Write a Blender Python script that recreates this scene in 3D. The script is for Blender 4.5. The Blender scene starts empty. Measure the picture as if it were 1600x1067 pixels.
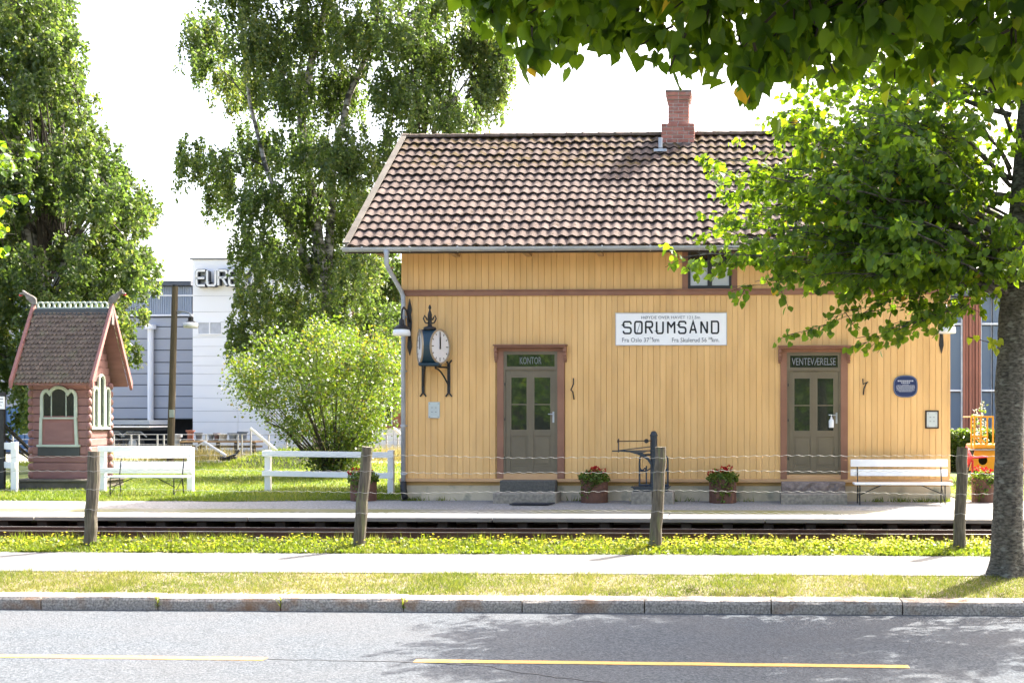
import bpy, bmesh, math, random
import numpy as np
from mathutils import Vector
random.seed(7); rng = np.random.default_rng(11)
sc = bpy.context.scene
COL = sc.collection
R = math.radians

# ------------------------------------------------------------------ camera, sky, sun, exposure
YAW = R(2.2); F = 1886.0; CX = 1068.0; CY = 655.0; EYE = 1.6
cam = bpy.data.cameras.new('camera'); camo = bpy.data.objects.new('camera', cam); COL.objects.link(camo)
camo.location = (0, 0, EYE); camo.rotation_euler = (R(90), 0, YAW)
cam.sensor_width = 36; cam.lens = F/1600*36
cam.shift_x = (800-CX)/1600; cam.shift_y = (CY-533.5)/1600
cam.clip_start = 0.05; cam.clip_end = 2000
sc.camera = camo
SUN_AZ, SUN_EL = R(38), R(48)
w = bpy.data.worlds.new('World'); sc.world = w; w.use_nodes = True
nt = w.node_tree; bg = nt.nodes['Background']; sky = nt.nodes.new('ShaderNodeTexSky')
sky.sky_type = 'NISHITA'; sky.sun_disc = False; sky.sun_elevation = SUN_EL; sky.sun_rotation = SUN_AZ
sky.air_density = 0.8; sky.dust_density = 7.0; sky.ozone_density = 0.0
nt.links.new(sky.outputs[0], bg.inputs[0]); bg.inputs[1].default_value = 0.12
sl = bpy.data.lights.new('sun', 'SUN'); sl.energy = 3.1; sl.angle = R(0.55); sl.color = (1, 0.95, 0.86)
so = bpy.data.objects.new('sun', sl); COL.objects.link(so); so.location = (20, 30, 40)
sd = Vector((math.sin(SUN_AZ)*math.cos(SUN_EL), math.cos(SUN_AZ)*math.cos(SUN_EL), math.sin(SUN_EL)))
so.rotation_euler = (-sd).to_track_quat('-Z', 'Y').to_euler()
sc.view_settings.view_transform = 'Standard'; sc.view_settings.look = 'None'
sc.cycles.max_bounces = 6; sc.cycles.diffuse_bounces = 3; sc.cycles.glossy_bounces = 2; sc.cycles.transmission_bounces = 4
sc.view_settings.exposure = 2.9; sc.view_settings.gamma = 1

def at(px, py, Y):
    a = (px-CX)/F; b = -(py-CY)/F
    t = Y/(a*math.sin(YAW)+math.cos(YAW))
    return Vector((t*(a*math.cos(YAW)-math.sin(YAW)), Y, EYE+b*t))
def px2x(px, Y): return at(px, 0, Y).x
def py2z(py, Y, px=1140): return at(px, py, Y).z

# ------------------------------------------------------------------ materials
def ns(m): return m.node_tree.nodes, m.node_tree.links
def mat(name, c1, c2=None, scale=4, rough=.75, bump=0, bscale=60, metal=0, spec=.4, rnd=0, stretch=(1,1,1), lo=.35, hi=.65, detail=5, c3=None, s3=1.2, lo3=.55, hi3=.7, bstretch=None):
    m = bpy.data.materials.new(name); m.use_nodes = True; N, L = ns(m)
    b = N['Principled BSDF']; b.inputs['Roughness'].default_value = rough; b.inputs['Metallic'].default_value = metal
    b.inputs['Specular IOR Level'].default_value = spec
    g = N.new('ShaderNodeNewGeometry'); mp = N.new('ShaderNodeMapping'); mp.inputs['Scale'].default_value = stretch
    L.new(g.outputs['Position'], mp.inputs['Vector'])
    def noise(s, det, vec):
        n = N.new('ShaderNodeTexNoise'); n.inputs['Scale'].default_value = s; n.inputs['Detail'].default_value = det
        L.new(vec, n.inputs['Vector']); return n.outputs['Fac']
    def ramp(f, a, bb):
        r = N.new('ShaderNodeMapRange'); r.inputs['From Min'].default_value = a; r.inputs['From Max'].default_value = bb
        L.new(f, r.inputs['Value']); return r.outputs['Result']
    def mix(f, A, B, mode='MIX'):
        x = N.new('ShaderNodeMix'); x.data_type = 'RGBA'; x.blend_type = mode
        for i, v in ((0, f), (6, A), (7, B)):
            if hasattr(v, 'is_linked'): L.new(v, x.inputs[i])
            elif i == 0: x.inputs[0].default_value = v
            else: x.inputs[i].default_value = (*v, 1)
        return x.outputs[2]
    if c2 is None: c2 = tuple(v*.82 for v in c1)
    col = mix(ramp(noise(scale, detail, mp.outputs[0]), lo, hi), c1, c2)
    if c3 is not None: col = mix(ramp(noise(s3, 6, mp.outputs[0]), lo3, hi3), col, c3)
    if rnd:
        oi = N.new('ShaderNodeObjectInfo'); r = N.new('ShaderNodeMapRange')
        r.inputs['To Min'].default_value = 1-rnd; r.inputs['To Max'].default_value = 1+rnd
        L.new(oi.outputs['Random'], r.inputs['Value'])
        h = N.new('ShaderNodeHueSaturation'); L.new(col, h.inputs['Color']); L.new(r.outputs[0], h.inputs['Value']); col = h.outputs[0]
    L.new(col, b.inputs['Base Color'])
    if bump:
        vec = mp.outputs[0]
        if bstretch:
            m2 = N.new('ShaderNodeMapping'); m2.inputs['Scale'].default_value = bstretch; L.new(g.outputs['Position'], m2.inputs['Vector']); vec = m2.outputs[0]
        bp = N.new('ShaderNodeBump'); bp.inputs['Strength'].default_value = bump; bp.inputs['Distance'].default_value = .02
        L.new(noise(bscale, 4, vec), bp.inputs['Height']); L.new(bp.outputs[0], b.inputs['Normal'])
    return m
def leafmat(name, stops, trans, tmix=.45, rough=.45, spec=.35):
    m = bpy.data.materials.new(name); m.use_nodes = True; N, L = ns(m)
    b = N['Principled BSDF']; b.inputs['Roughness'].default_value = rough; b.inputs['Specular IOR Level'].default_value = spec
    a = N.new('ShaderNodeAttribute'); a.attribute_name = 'v'
    def ramp(st):
        r = N.new('ShaderNodeValToRGB'); e = r.color_ramp.elements
        while len(e) < len(st): e.new(.5)
        for k, (p, c) in enumerate(st): e[k].position = p; e[k].color = (*c, 1)
        L.new(a.outputs['Fac'], r.inputs[0]); return r.outputs[0]
    L.new(ramp(stops), b.inputs['Base Color'])
    t = N.new('ShaderNodeBsdfTranslucent'); L.new(ramp(trans), t.inputs[0])
    mx = N.new('ShaderNodeMixShader'); mx.inputs[0].default_value = tmix
    L.new(b.outputs[0], mx.inputs[1]); L.new(t.outputs[0], mx.inputs[2]); L.new(mx.outputs[0], N['Material Output'].inputs[0])
    return m
def glassmat(name, c=(.026,.03,.022), ior=1.8):
    m = bpy.data.materials.new(name); m.use_nodes = True; N, L = ns(m); b = N['Principled BSDF']
    b.inputs['Base Color'].default_value = (*c, 1); b.inputs['Roughness'].default_value = .03; b.inputs['IOR'].default_value = ior
    n = N.new('ShaderNodeTexNoise'); n.inputs['Scale'].default_value = 2.5; g = N.new('ShaderNodeNewGeometry'); L.new(g.outputs['Position'], n.inputs['Vector'])
    bp = N.new('ShaderNodeBump'); bp.inputs['Strength'].default_value = .05; L.new(n.outputs[0], bp.inputs['Height']); L.new(bp.outputs[0], b.inputs['Normal'])
    return m

YEL = mat('yellow_paint', (.745,.462,.19), (.655,.392,.152), scale=1.6, stretch=(2.2,2.2,.45), rough=.6, spec=.3, rnd=.05, bump=.05, bscale=30, bstretch=(6,6,.4), c3=(.60,.36,.15), s3=2.2, lo3=.52, hi3=.8)
YELD = mat('yellow_backing', (.50,.31,.11), rough=.8)
SILL = mat('tan_sill_paint', (.56,.34,.17), (.5,.29,.14), scale=3, rough=.6)
BRN = mat('brown_trim_paint', (.26,.125,.075), (.22,.10,.06), scale=3, rough=.55)
DOOR = mat('olive_door_paint', (.15,.122,.078), (.13,.105,.066), scale=3, rough=.45, bump=.05, bscale=20)
DOORL = mat('olive_door_molding', (.17,.14,.092), rough=.45)
DARKF = mat('dark_window_frame', (.03,.03,.028), rough=.5)
GLASS = glassmat('window_glass', ior=1.9)
GLASSB = glassmat('bright_curtain_glass', (.45,.47,.5), 1.5)
CONC = mat('foundation_concrete', (.60,.50,.355), (.47,.39,.27), scale=2.5, rough=.9, bump=.15, bscale=40, c3=(.26,.25,.19), s3=3)
STONE = mat('granite_step', (.30,.265,.215), (.19,.168,.135), scale=18, rough=.9, bump=.5, bscale=45)
STONED = mat('dark_step_stone', (.11,.105,.092), (.075,.072,.064), scale=25, rough=.9, bump=.2)
STONER = mat('rough_granite', (.25,.20,.18), (.15,.12,.11), scale=14, rough=.9, bump=1.0, bscale=22)
TILE = mat('roof_tile', (.118,.091,.080), (.085,.064,.055), scale=3, spec=.08, rough=.9, bump=.12, bscale=70, rnd=.12, c3=(.055,.04,.028), s3=9, lo3=.6, hi3=.66)
TILEM = mat('mossy_roof_tile', (.105,.079,.066), (.07,.052,.042), scale=3, spec=.08, rough=.95, bump=.3, bscale=50, c3=(.07,.05,.022), s3=5, lo3=.47, hi3=.6)
TILEE = mat('tile_edge_dirt_and_shade', (.035,.026,.021), (.022,.017,.013), scale=20, rough=.95)  # mossy dirt tone that also paints the shade line along each tile course
RIDGE = mat('ridge_tile_moss', (.12,.08,.06), (.05,.04,.02), scale=6, rough=.9, bump=.5, bscale=30)
VERGE = mat('weathered_verge_wood', (.12,.105,.085), (.075,.065,.052), scale=4, rough=.85, stretch=(1,1,1), bump=.2)
SOFF = mat('soffit_wood', (.40,.25,.11), rough=.7)
GUT = mat('galvanised_gutter', (.42,.44,.46), (.34,.36,.38), scale=3, rough=.45, metal=.5)
PIPE = mat('grey_downpipe', (.40,.42,.45), (.33,.35,.38), scale=5, rough=.5, metal=.2)
BLK = mat('black_iron', (.018,.019,.02), (.03,.03,.03), scale=20, rough=.5, metal=.3)
BLUE = mat('navy_cast_iron', (.014,.022,.032), (.02,.03,.04), scale=8, rough=.45, spec=.5, bump=.1, bscale=50)
CLKB = mat('clock_blue', (.014,.042,.062), (.012,.036,.055), scale=4, rough=.4)
DIAL = mat('clock_dial', (.68,.68,.70), (.66,.66,.68), rough=.3)
BRASS = mat('clock_rim', (.40,.32,.22), rough=.4, metal=.4)
BRICK = mat('chimney_brick', (.37,.155,.112), (.29,.115,.085), scale=9, rough=.9, bump=.25, bscale=60, rnd=.16, c3=(.30,.2,.17), s3=7)
MORT = mat('chimney_mortar', (.50,.44,.39), rough=.95)
CAPS = mat('chimney_cap', (.30,.28,.26), (.2,.18,.17), scale=12, rough=.9)
WHT = mat('white_paint', (.78,.78,.77), (.73,.73,.73), scale=6, rough=.5)
WHTP = mat('white_enamel', (.86,.85,.84), (.83,.82,.81), scale=3, rough=.3)
INK = mat('black_lettering', (.016,.017,.02), rough=.4)
INKG = mat('grey_lettering', (.20,.20,.22), rough=.5)
LETW = mat('frosted_letters', (.22,.23,.24), rough=.6)
PLQ = mat('plaque_blue', (.012,.024,.085), (.015,.03,.1), scale=4, rough=.35)
PLATE = mat('pale_grey_plate', (.50,.55,.52), (.46,.5,.48), scale=4, rough=.5)
RUST = mat('rusty_planter_steel', (.13,.06,.038), (.09,.042,.028), scale=5, rough=.75, c3=(.18,.08,.04), s3=8)
LSHADE = mat('opal_lamp_glass', (.82,.82,.80), rough=.2, spec=.5)
POSTW = mat('grey_fence_wood', (.135,.115,.085), (.065,.056,.042), scale=7, rough=.95, stretch=(5,5,.6), bump=.6, bscale=14, bstretch=(6,6,.5), c3=(.15,.16,.07), s3=3)
WIRE = mat('galvanised_wire', (.36,.36,.34), rough=.5, metal=.3)
ASPH = mat('asphalt', (.096,.108,.122), (.044,.050,.058), scale=38, spec=.1, rough=.95, bump=.9, bscale=45, lo=.36, hi=.64, detail=3, c3=(.085,.086,.09), s3=.8, lo3=.35, hi3=1.1)
PATH = mat('path_asphalt', (.118,.118,.118), (.085,.085,.086), scale=1.5, rough=.95, bump=.2, bscale=120, c3=(.145,.145,.143), s3=16, lo3=.5, hi3=.7)
YLINE = mat('yellow_road_paint', (.50,.29,.065), (.42,.25,.065), scale=14, rough=.7, c3=(.3,.25,.16), s3=25, lo3=.6, hi3=.75)
KERB = mat('granite_kerb', (.42,.375,.32), (.17,.15,.13), scale=42, rough=.85, bump=.4, bscale=70, c3=(.24,.13,.065), s3=2.6, lo3=.53, hi3=.72)
SOIL = mat('verge_soil', (.19,.155,.11), (.12,.095,.065), scale=8, rough=1, bump=.6, bscale=40)
LAWN = mat('lawn_ground', (.09,.12,.025), (.06,.085,.018), scale=3, rough=1, bump=.4, bscale=50)
GRAV = mat('grey_gravel', (.31,.30,.285), (.14,.136,.13), scale=24, rough=.95, bump=1, bscale=55, lo=.3, hi=.7, c3=(.36,.36,.37), s3=42, lo3=.6, hi3=.68)
BALL = mat('dark_track_ballast', (.055,.042,.032), (.03,.024,.02), scale=30, rough=1, bump=1, bscale=40)
RAILM = mat('rusty_rail', (.10,.045,.028), (.07,.032,.02), scale=10, rough=.7)
RAILT = mat('polished_rail_head', (.35,.33,.32), rough=.35, metal=.7)
SLEEP = mat('sleeper_wood', (.05,.038,.028), (.035,.026,.02), scale=6, rough=.95, bump=.4)
DECK = mat('pale_deck_board', (.78,.73,.64), (.72,.67,.58), scale=3, rough=.8, stretch=(.4,3,1), rnd=.06, bump=.2)
DECKF = mat('weathered_deck_beam', (.24,.215,.18), (.17,.15,.125), scale=3, rough=.9, stretch=(.5,3,3))
KRED = mat('faded_red_log_paint', (.245,.128,.116), (.20,.10,.091), scale=4, rough=.75, rnd=.08, bump=.15, bscale=25, stretch=(.6,1,2))
KTRIM = mat('red_verge_board', (.265,.125,.108), (.22,.10,.088), scale=3, rough=.7)
KGRN = mat('pale_green_trim', (.42,.47,.39), (.37,.42,.35), scale=4, rough=.6)
SHING = mat('shingle_wood', (.135,.102,.078), (.08,.06,.047), scale=9, rough=.95, bump=.4, bscale=40, c3=(.12,.105,.07), s3=4)
SLATE = mat('dark_slate_panel', (.05,.055,.055), rough=.7)
OLDW = mat('grey_carved_wood', (.22,.20,.18), (.12,.11,.10), scale=9, rough=.95, bump=.5)
PLINTH = mat('kiosk_plinth_wood', (.13,.115,.09), (.085,.075,.06), scale=5, rough=.9)
POLEW = mat('pole_wood', (.13,.10,.06), (.09,.07,.042), scale=4, rough=.9, stretch=(5,5,.5), bump=.3)
HALLG = mat('grey_hall_cladding', (.37,.38,.42), (.345,.355,.395), scale=.4, rough=.6, rnd=.05)
HALLB = mat('corrugated_hall_band', (.33,.37,.44), (.28,.32,.39), scale=.5, rough=.5, rnd=.05)
HALLD = mat('dark_joint', (.10,.11,.13), rough=.8)
HALLW = mat('white_hall_cladding', (.86,.85,.87), (.83,.82,.84), scale=.3, rough=.55, rnd=.015)
OBR = mat('office_red_cladding', (.33,.13,.085), (.29,.115,.075), scale=1, rough=.6, rnd=.05)
OGL = glassmat('office_glass', (.13,.17,.23), 1.5)
OBK = mat('office_interior_brick', (.14,.075,.07), (.10,.055,.05), scale=3, rough=.8)
OWH = mat('office_white_frame', (.68,.70,.74), rough=.5)
VYEL = mat('yellow_machine_paint', (.62,.30,.012), (.55,.26,.012), scale=3, rough=.4)
REDP = mat('red_plastic', (.55,.02,.03), (.48,.018,.028), rough=.4)
BRKW = mat('office_brick', (.30,.12,.075), (.22,.09,.06), scale=6, rough=.9)
SAND = mat('dry_earth', (.028,.03,.012), (.02,.02,.01), scale=2, rough=1, bump=.5, bscale=12)
YARD = mat('yard_gravel', (.24,.225,.19), (.17,.16,.13), scale=1.2, rough=1, bump=.4, bscale=20, c3=(.17,.16,.05), s3=.3, lo3=.45, hi3=.6)
STEEL = mat('galvanised_steel', (.38,.39,.40), rough=.5, metal=.4)
BARK = mat('lime_bark', (.13,.12,.095), (.032,.029,.023), scale=17, detail=8, rough=.95, stretch=(1,1,2.2), bump=1.0, bscale=18, bstretch=(1,1,2.8), c3=(.17,.17,.14), s3=6, lo3=.58, hi3=.66)
BIRB = mat('birch_bark', (.36,.34,.31), (.06,.055,.05), scale=2.2, rough=.8, stretch=(1,1,2.2), lo=.45, hi=.56)
TWIG = mat('twig_bark', (.05,.042,.032), rough=.9)

LIME = leafmat('lime_leaf', [(0,(.035,.085,.012)),(.8,(.065,.135,.018)),(.97,(.12,.18,.025)),(1,(.45,.30,.03))],
               [(0,(.13,.25,.008)),(.75,(.28,.42,.012)),(.97,(.52,.58,.018)),(1,(.7,.46,.02))], .55, rough=.5)
BIRCH = leafmat('birch_leaf', [(0,(.042,.07,.020)),(.75,(.085,.12,.036)),(1,(.16,.175,.05))],
                [(0,(.09,.17,.02)),(.75,(.20,.30,.04)),(1,(.38,.42,.06))], .45, rough=.42, spec=.45)
BUSH = leafmat('bush_leaf', [(0,(.035,.065,.012)),(.7,(.078,.118,.02)),(.9,(.12,.14,.03)),(1,(.17,.11,.03))],
               [(0,(.09,.18,.01)),(.7,(.21,.30,.018)),(1,(.34,.29,.025))], .42, rough=.4, spec=.5)
GRASS = leafmat('grass_blade', [(0,(.05,.085,.012)),(.6,(.115,.15,.022)),(1,(.27,.24,.075))],
                [(0,(.14,.24,.01)),(.6,(.28,.36,.02)),(1,(.42,.38,.09))], .38, rough=.5)
DRYG = leafmat('dry_verge_grass', [(0,(.05,.08,.011)),(.5,(.11,.13,.023)),(1,(.27,.225,.10))],
               [(0,(.13,.21,.010)),(.5,(.25,.28,.03)),(1,(.36,.31,.11))], .4, rough=.55)
MEAD = leafmat('meadow_grass', [(0,(.06,.10,.012)),(.6,(.13,.16,.02)),(1,(.27,.24,.06))],
               [(0,(.15,.25,.010)),(.6,(.29,.35,.018)),(1,(.40,.36,.07))], .42, rough=.5)
STRAW = leafmat('straw_grass', [(0,(.16,.15,.04)),(.6,(.34,.27,.10)),(1,(.45,.36,.16))],
                [(0,(.2,.2,.04)),(1,(.45,.36,.14))], .3, rough=.6)
YFLW = leafmat('yellow_petal', [(0,(.55,.46,.02)),(1,(.66,.58,.03))], [(0,(.55,.48,.01)),(1,(.66,.58,.02))], .35)
RFLW = leafmat('red_petal', [(0,(.22,.003,.006)),(1,(.50,.006,.014))], [(0,(.3,.004,.008)),(1,(.55,.008,.015))], .3)
WFLW = leafmat('white_petal', [(0,(.6,.6,.55)),(1,(.75,.75,.7))], [(0,(.5,.5,.4)),(1,(.6,.6,.5))], .3)
IVY = leafmat('ivy_leaf', [(0,(.04,.075,.012)),(.7,(.085,.135,.02)),(1,(.16,.18,.05))], [(0,(.10,.2,.01)),(1,(.3,.4,.03))], .35)

# ------------------------------------------------------------------ mesh helpers
def tag(o, label=None, cat=None, group=None, kind=None):
    if label: o['label'] = label
    if cat: o['category'] = cat
    if group: o['group'] = group
    if kind: o['kind'] = kind
    return o
WL = {}
def empty(name, loc, label=None, cat=None, group=None, kind=None):
    o = bpy.data.objects.new(name, None); COL.objects.link(o); o.location = loc; o.empty_display_size = .2
    WL[o] = Vector(loc); return tag(o, label, cat, group, kind)
def link(name, me, parent=None, loc=None, base=None):
    """loc: world position of the object's origin"""
    o = bpy.data.objects.new(name, me); COL.objects.link(o)
    l = Vector(loc) if loc is not None else Vector((0, 0, 0)); WL[o] = l
    o.parent = parent; o.location = l-(WL[parent] if parent is not None else Vector((0, 0, 0)))
    return o
class MB:
    def __init__(s): s.v = []; s.f = []
    def add(s, vs, fs):
        n = len(s.v); s.v += [tuple(v) for v in vs]; s.f += [tuple(i+n for i in f) for f in fs]; return s
    def box(s, x0, x1, y0, y1, z0, z1):
        return s.add([(x0,y0,z0),(x1,y0,z0),(x1,y1,z0),(x0,y1,z0),(x0,y0,z1),(x1,y0,z1),(x1,y1,z1),(x0,y1,z1)],
                     [(0,3,2,1),(4,5,6,7),(0,1,5,4),(1,2,6,5),(2,3,7,6),(3,0,4,7)])
    def bar(s, a, b, wd, ht, up=(0,0,1)):
        a = Vector(a); b = Vector(b); d = (b-a).normalized(); u = Vector(up)
        if abs(d.dot(u)) > .98: u = Vector((0,1,0))
        r = d.cross(u).normalized(); u = r.cross(d)
        vs = []
        for p in (a, b):
            for sx, sz in ((-1,-1),(1,-1),(1,1),(-1,1)): vs.append(p+r*sx*wd/2+u*sz*ht/2)
        return s.add(vs, [(3,2,1,0),(4,5,6,7),(0,1,5,4),(1,2,6,5),(2,3,7,6),(3,0,4,7)])
    def tube(s, pts, rad, n=8, cap=True, closed=False):
        pts = [Vector(p) for p in pts]
        if not hasattr(rad, '__len__'): rad = [rad]*len(pts)
        vs = []; prev = None; m = len(pts)
        for i, p in enumerate(pts):
            if closed: d = pts[(i+1) % m]-pts[i-1]
            else: d = pts[min(i+1, m-1)]-pts[max(i-1, 0)]
            d = d.normalized() if d.length > 1e-9 else Vector((0,0,1))
            if prev is None:
                u = Vector((0,0,1)) if abs(d.z) < .9 else Vector((1,0,0))
                r = d.cross(u).normalized()
            else: r = (prev-d*prev.dot(d)); r = r.normalized() if r.length > 1e-6 else d.orthogonal().normalized()
            prev = r; u = r.cross(d)
            for k in range(n):
                a = 2*math.pi*k/n; vs.append(p+(r*math.cos(a)+u*math.sin(a))*rad[i])
        fs = []
        for i in range(m if closed else m-1):
            for k in range(n):
                j = (i+1) % m
                fs.append((i*n+k, i*n+(k+1) % n, j*n+(k+1) % n, j*n+k))
        if cap and not closed: fs.append(tuple(range(n-1,-1,-1))); fs.append(tuple((m-1)*n+k for k in range(n)))
        return s.add(vs, fs)
    def lathe(s, prof, o=(0,0,0), n=20, sx=1, sy=1):
        o = Vector(o); vs = []
        for r, z in prof:
            for k in range(n):
                a = 2*math.pi*k/n; vs.append(o+Vector((r*sx*math.cos(a), r*sy*math.sin(a), z)))
        fs = [(i*n+k, i*n+(k+1) % n, (i+1)*n+(k+1) % n, (i+1)*n+k) for i in range(len(prof)-1) for k in range(n)]
        fs.append(tuple(range(n-1,-1,-1))); fs.append(tuple((len(prof)-1)*n+k for k in range(n)))
        return s.add(vs, fs)
    def prism(s, poly, fn, d0, d1):
        """poly of 2-D points, fn(u,v,d)->xyz"""
        n = len(poly); vs = [fn(u, v, d0) for u, v in poly]+[fn(u, v, d1) for u, v in poly]
        fs = [tuple(range(n-1,-1,-1)), tuple(range(n, 2*n))]+[(i, (i+1) % n, n+(i+1) % n, n+i) for i in range(n)]
        return s.add(vs, fs)
    def ribbon(s, pts, wd, fn, d0, d1, closed=False):
        """flat stroke of width wd along 2-D points, thickness d0..d1"""
        P = [np.array(p, float) for p in pts]; m = len(P); Ls = []; Rs = []
        for i in range(m):
            a = P[i-1] if (i > 0 or closed) else None; b = P[(i+1) % m] if (i < m-1 or closed) else None
            def nrm(u, v):
                d = v-u; d = d/(np.hypot(*d)+1e-9); return np.array((-d[1], d[0]))
            if a is None: nn = nrm(P[i], b); k = 1
            elif b is None: nn = nrm(a, P[i]); k = 1
            else:
                n1, n2 = nrm(a, P[i]), nrm(P[i], b); nn = n1+n2; nn = nn/(np.hypot(*nn)+1e-9); k = 1/max(.35, float(nn@n1))
            Ls.append(P[i]+nn*wd/2*k); Rs.append(P[i]-nn*wd/2*k)
        vs = []
        for i in range(m):
            vs += [fn(*Ls[i], d0), fn(*Rs[i], d0), fn(*Rs[i], d1), fn(*Ls[i], d1)]
        fs = []
        for i in range(m if closed else m-1):
            j = (i+1) % m
            for k in range(4): fs.append((i*4+k, i*4+(k+1) % 4, j*4+(k+1) % 4, j*4+k))
        if not closed: fs += [(3,2,1,0), tuple((m-1)*4+k for k in range(4))]
        return s.add(vs, fs)
    def build(s, name, m, parent=None, smooth=False, bevel=0, base=None, fix=True, seg=1):
        b = Vector(base) if base is not None else (WL[parent] if parent is not None else Vector((0,0,0)))
        me = bpy.data.meshes.new(name); me.from_pydata([tuple(Vector(v)-b) for v in s.v], [], s.f); me.materials.append(m)
        if fix:
            bm = bmesh.new(); bm.from_mesh(me); bmesh.ops.recalc_face_normals(bm, faces=bm.faces); bm.to_mesh(me); bm.free()
        if smooth: me.polygons.foreach_set('use_smooth', [True]*len(me.polygons))
        o = link(name, me, parent, b)
        if bevel:
            md = o.modifiers.new('bevel', 'BEVEL'); md.width = bevel; md.segments = seg; md.limit_method = 'ANGLE'
        return o
def shared(name, mb, m, smooth=False, bevel=0):
    me = bpy.data.meshes.new(name); me.from_pydata(mb.v, [], mb.f); me.materials.append(m)
    bm = bmesh.new(); bm.from_mesh(me); bmesh.ops.recalc_face_normals(bm, faces=bm.faces)
    if bevel: bmesh.ops.bevel(bm, geom=bm.edges[:], offset=bevel, segments=1, affect='EDGES')
    bm.to_mesh(me); bm.free()
    if smooth: me.polygons.foreach_set('use_smooth', [True]*len(me.polygons))
    return me
def text(name, s, m, parent, cx, cz, Y, h, wd, depth=.006, align='CENTER'):
    """upright lettering facing the camera, fitted to a height and a width"""
    cu = bpy.data.curves.new(name, 'FONT'); cu.body = s; cu.size = 1; cu.extrude = .01; cu.resolution_u = 2
    t = bpy.data.objects.new('tmp', cu); COL.objects.link(t); dg = bpy.context.evaluated_depsgraph_get()
    me = bpy.data.meshes.new_from_object(t.evaluated_get(dg)); bpy.data.objects.remove(t)
    co = np.zeros(len(me.vertices)*3); me.vertices.foreach_get('co', co); co = co.reshape(-1, 3)
    mn, mx = co.min(0), co.max(0); out = np.zeros_like(co)
    out[:,0] = (co[:,0]-(mn[0]+mx[0])/2)/(mx[0]-mn[0])*wd; out[:,2] = (co[:,1]-(mn[1]+mx[1])/2)/(mx[1]-mn[1])*h
    out[:,1] = -co[:,2]/.01*depth/2
    me.vertices.foreach_set('co', out.ravel()); me.materials.clear(); me.materials.append(m); me.update()
    return link(name, me, parent, (cx, Y, cz))
# leaves: arrays -> one mesh
LEAFS = {
 'diamond': (np.array([(0,0,0),(.38,.45,.06),(0,1,0),(-.38,.45,.06)]), np.array([(0,1,2,3)])),
 'lime': (np.array([(0,.06,0),(.26,-.04,.05),(.5,.26,.09),(.40,.62,.06),(0,1.06,-.10),(-.40,.62,.06),(-.5,.26,.09),(-.26,-.04,.05)]), np.array([(0,1,2,3,4),(0,4,5,6,7)])),
 'limefine': (np.array([(0,.08,0),(.16,-.03,.04),(.34,.0,.07),(.47,.16,.10),(.52,.34,.10),(.44,.52,.08),(.33,.70,.03),(.17,.86,-.05),(0,1.10,-.20),(-.17,.86,-.05),(-.33,.70,.03),(-.44,.52,.08),(-.52,.34,.10),(-.47,.16,.10),(-.34,.0,.07),(-.16,-.03,.04)]), np.array([(0,1,2,3,4,5,6,7,8),(0,8,9,10,11,12,13,14,15)])),
 'blade': (np.array([(-.5,0,0),(.5,0,0),(0,1,0)]), np.array([(0,1,2)])),
}
def nz(a): return a/(np.linalg.norm(a, axis=1, keepdims=True)+1e-9)
def leaf_mesh(name, P, T, N, S, shape, m, parent=None, W=None, v=None, base=None):
    n = len(P); sh, fc = LEAFS[shape]; T = nz(T); B = nz(np.cross(T, N)); N = np.cross(B, T)
    S = np.broadcast_to(S, n)[:,None]; W = S if W is None else np.broadcast_to(W, n)[:,None]
    b = np.array(base if base is not None else (WL[parent] if parent is not None else (0,0,0)))
    V = (P-b)[:,None,:]+(S*T)[:,None,:]*sh[None,:,1,None]+(W*B)[:,None,:]*sh[None,:,0,None]+(W*N)[:,None,:]*sh[None,:,2,None]
    k = len(sh); nf, c = fc.shape
    idx = (fc[None]+(np.arange(n)*k)[:,None,None]).reshape(-1)
    me = bpy.data.meshes.new(name); me.vertices.add(n*k); me.vertices.foreach_set('co', V.astype(np.float32).ravel())
    me.loops.add(len(idx)); me.loops.foreach_set('vertex_index', idx.astype(np.int32))
    me.polygons.add(n*nf); me.polygons.foreach_set('loop_start', (np.arange(n*nf)*c).astype(np.int32))
    me.update(calc_edges=True); me.materials.append(m)
    if v is None: v = rng.random(n)
    a = me.attributes.new('v', 'FLOAT', 'FACE'); a.data.foreach_set('value', np.repeat(v, nf).astype(np.float32))
    return link(name, me, parent, tuple(b))
def inside(poly, p):
    poly = np.array(poly, float); x, y = p[:,0], p[:,1]; r = np.zeros(len(p), bool); j = len(poly)-1
    for i in range(len(poly)):
        xi, yi = poly[i]; xj, yj = poly[j]
        c = ((yi > y) != (yj > y)) & (x < (xj-xi)*(y-yi)/(yj-yi+1e-12)+xi); r ^= c; j = i
    return r
def sample_poly(poly, n):
    poly = np.array(poly, float); mn, mx = poly.min(0), poly.max(0); out = np.zeros((0, 2))
    while len(out) < n:
        p = mn+rng.random((n*2, 2))*(mx-mn); out = np.vstack([out, p[inside(poly, p)]])
    return out[:n]
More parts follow.
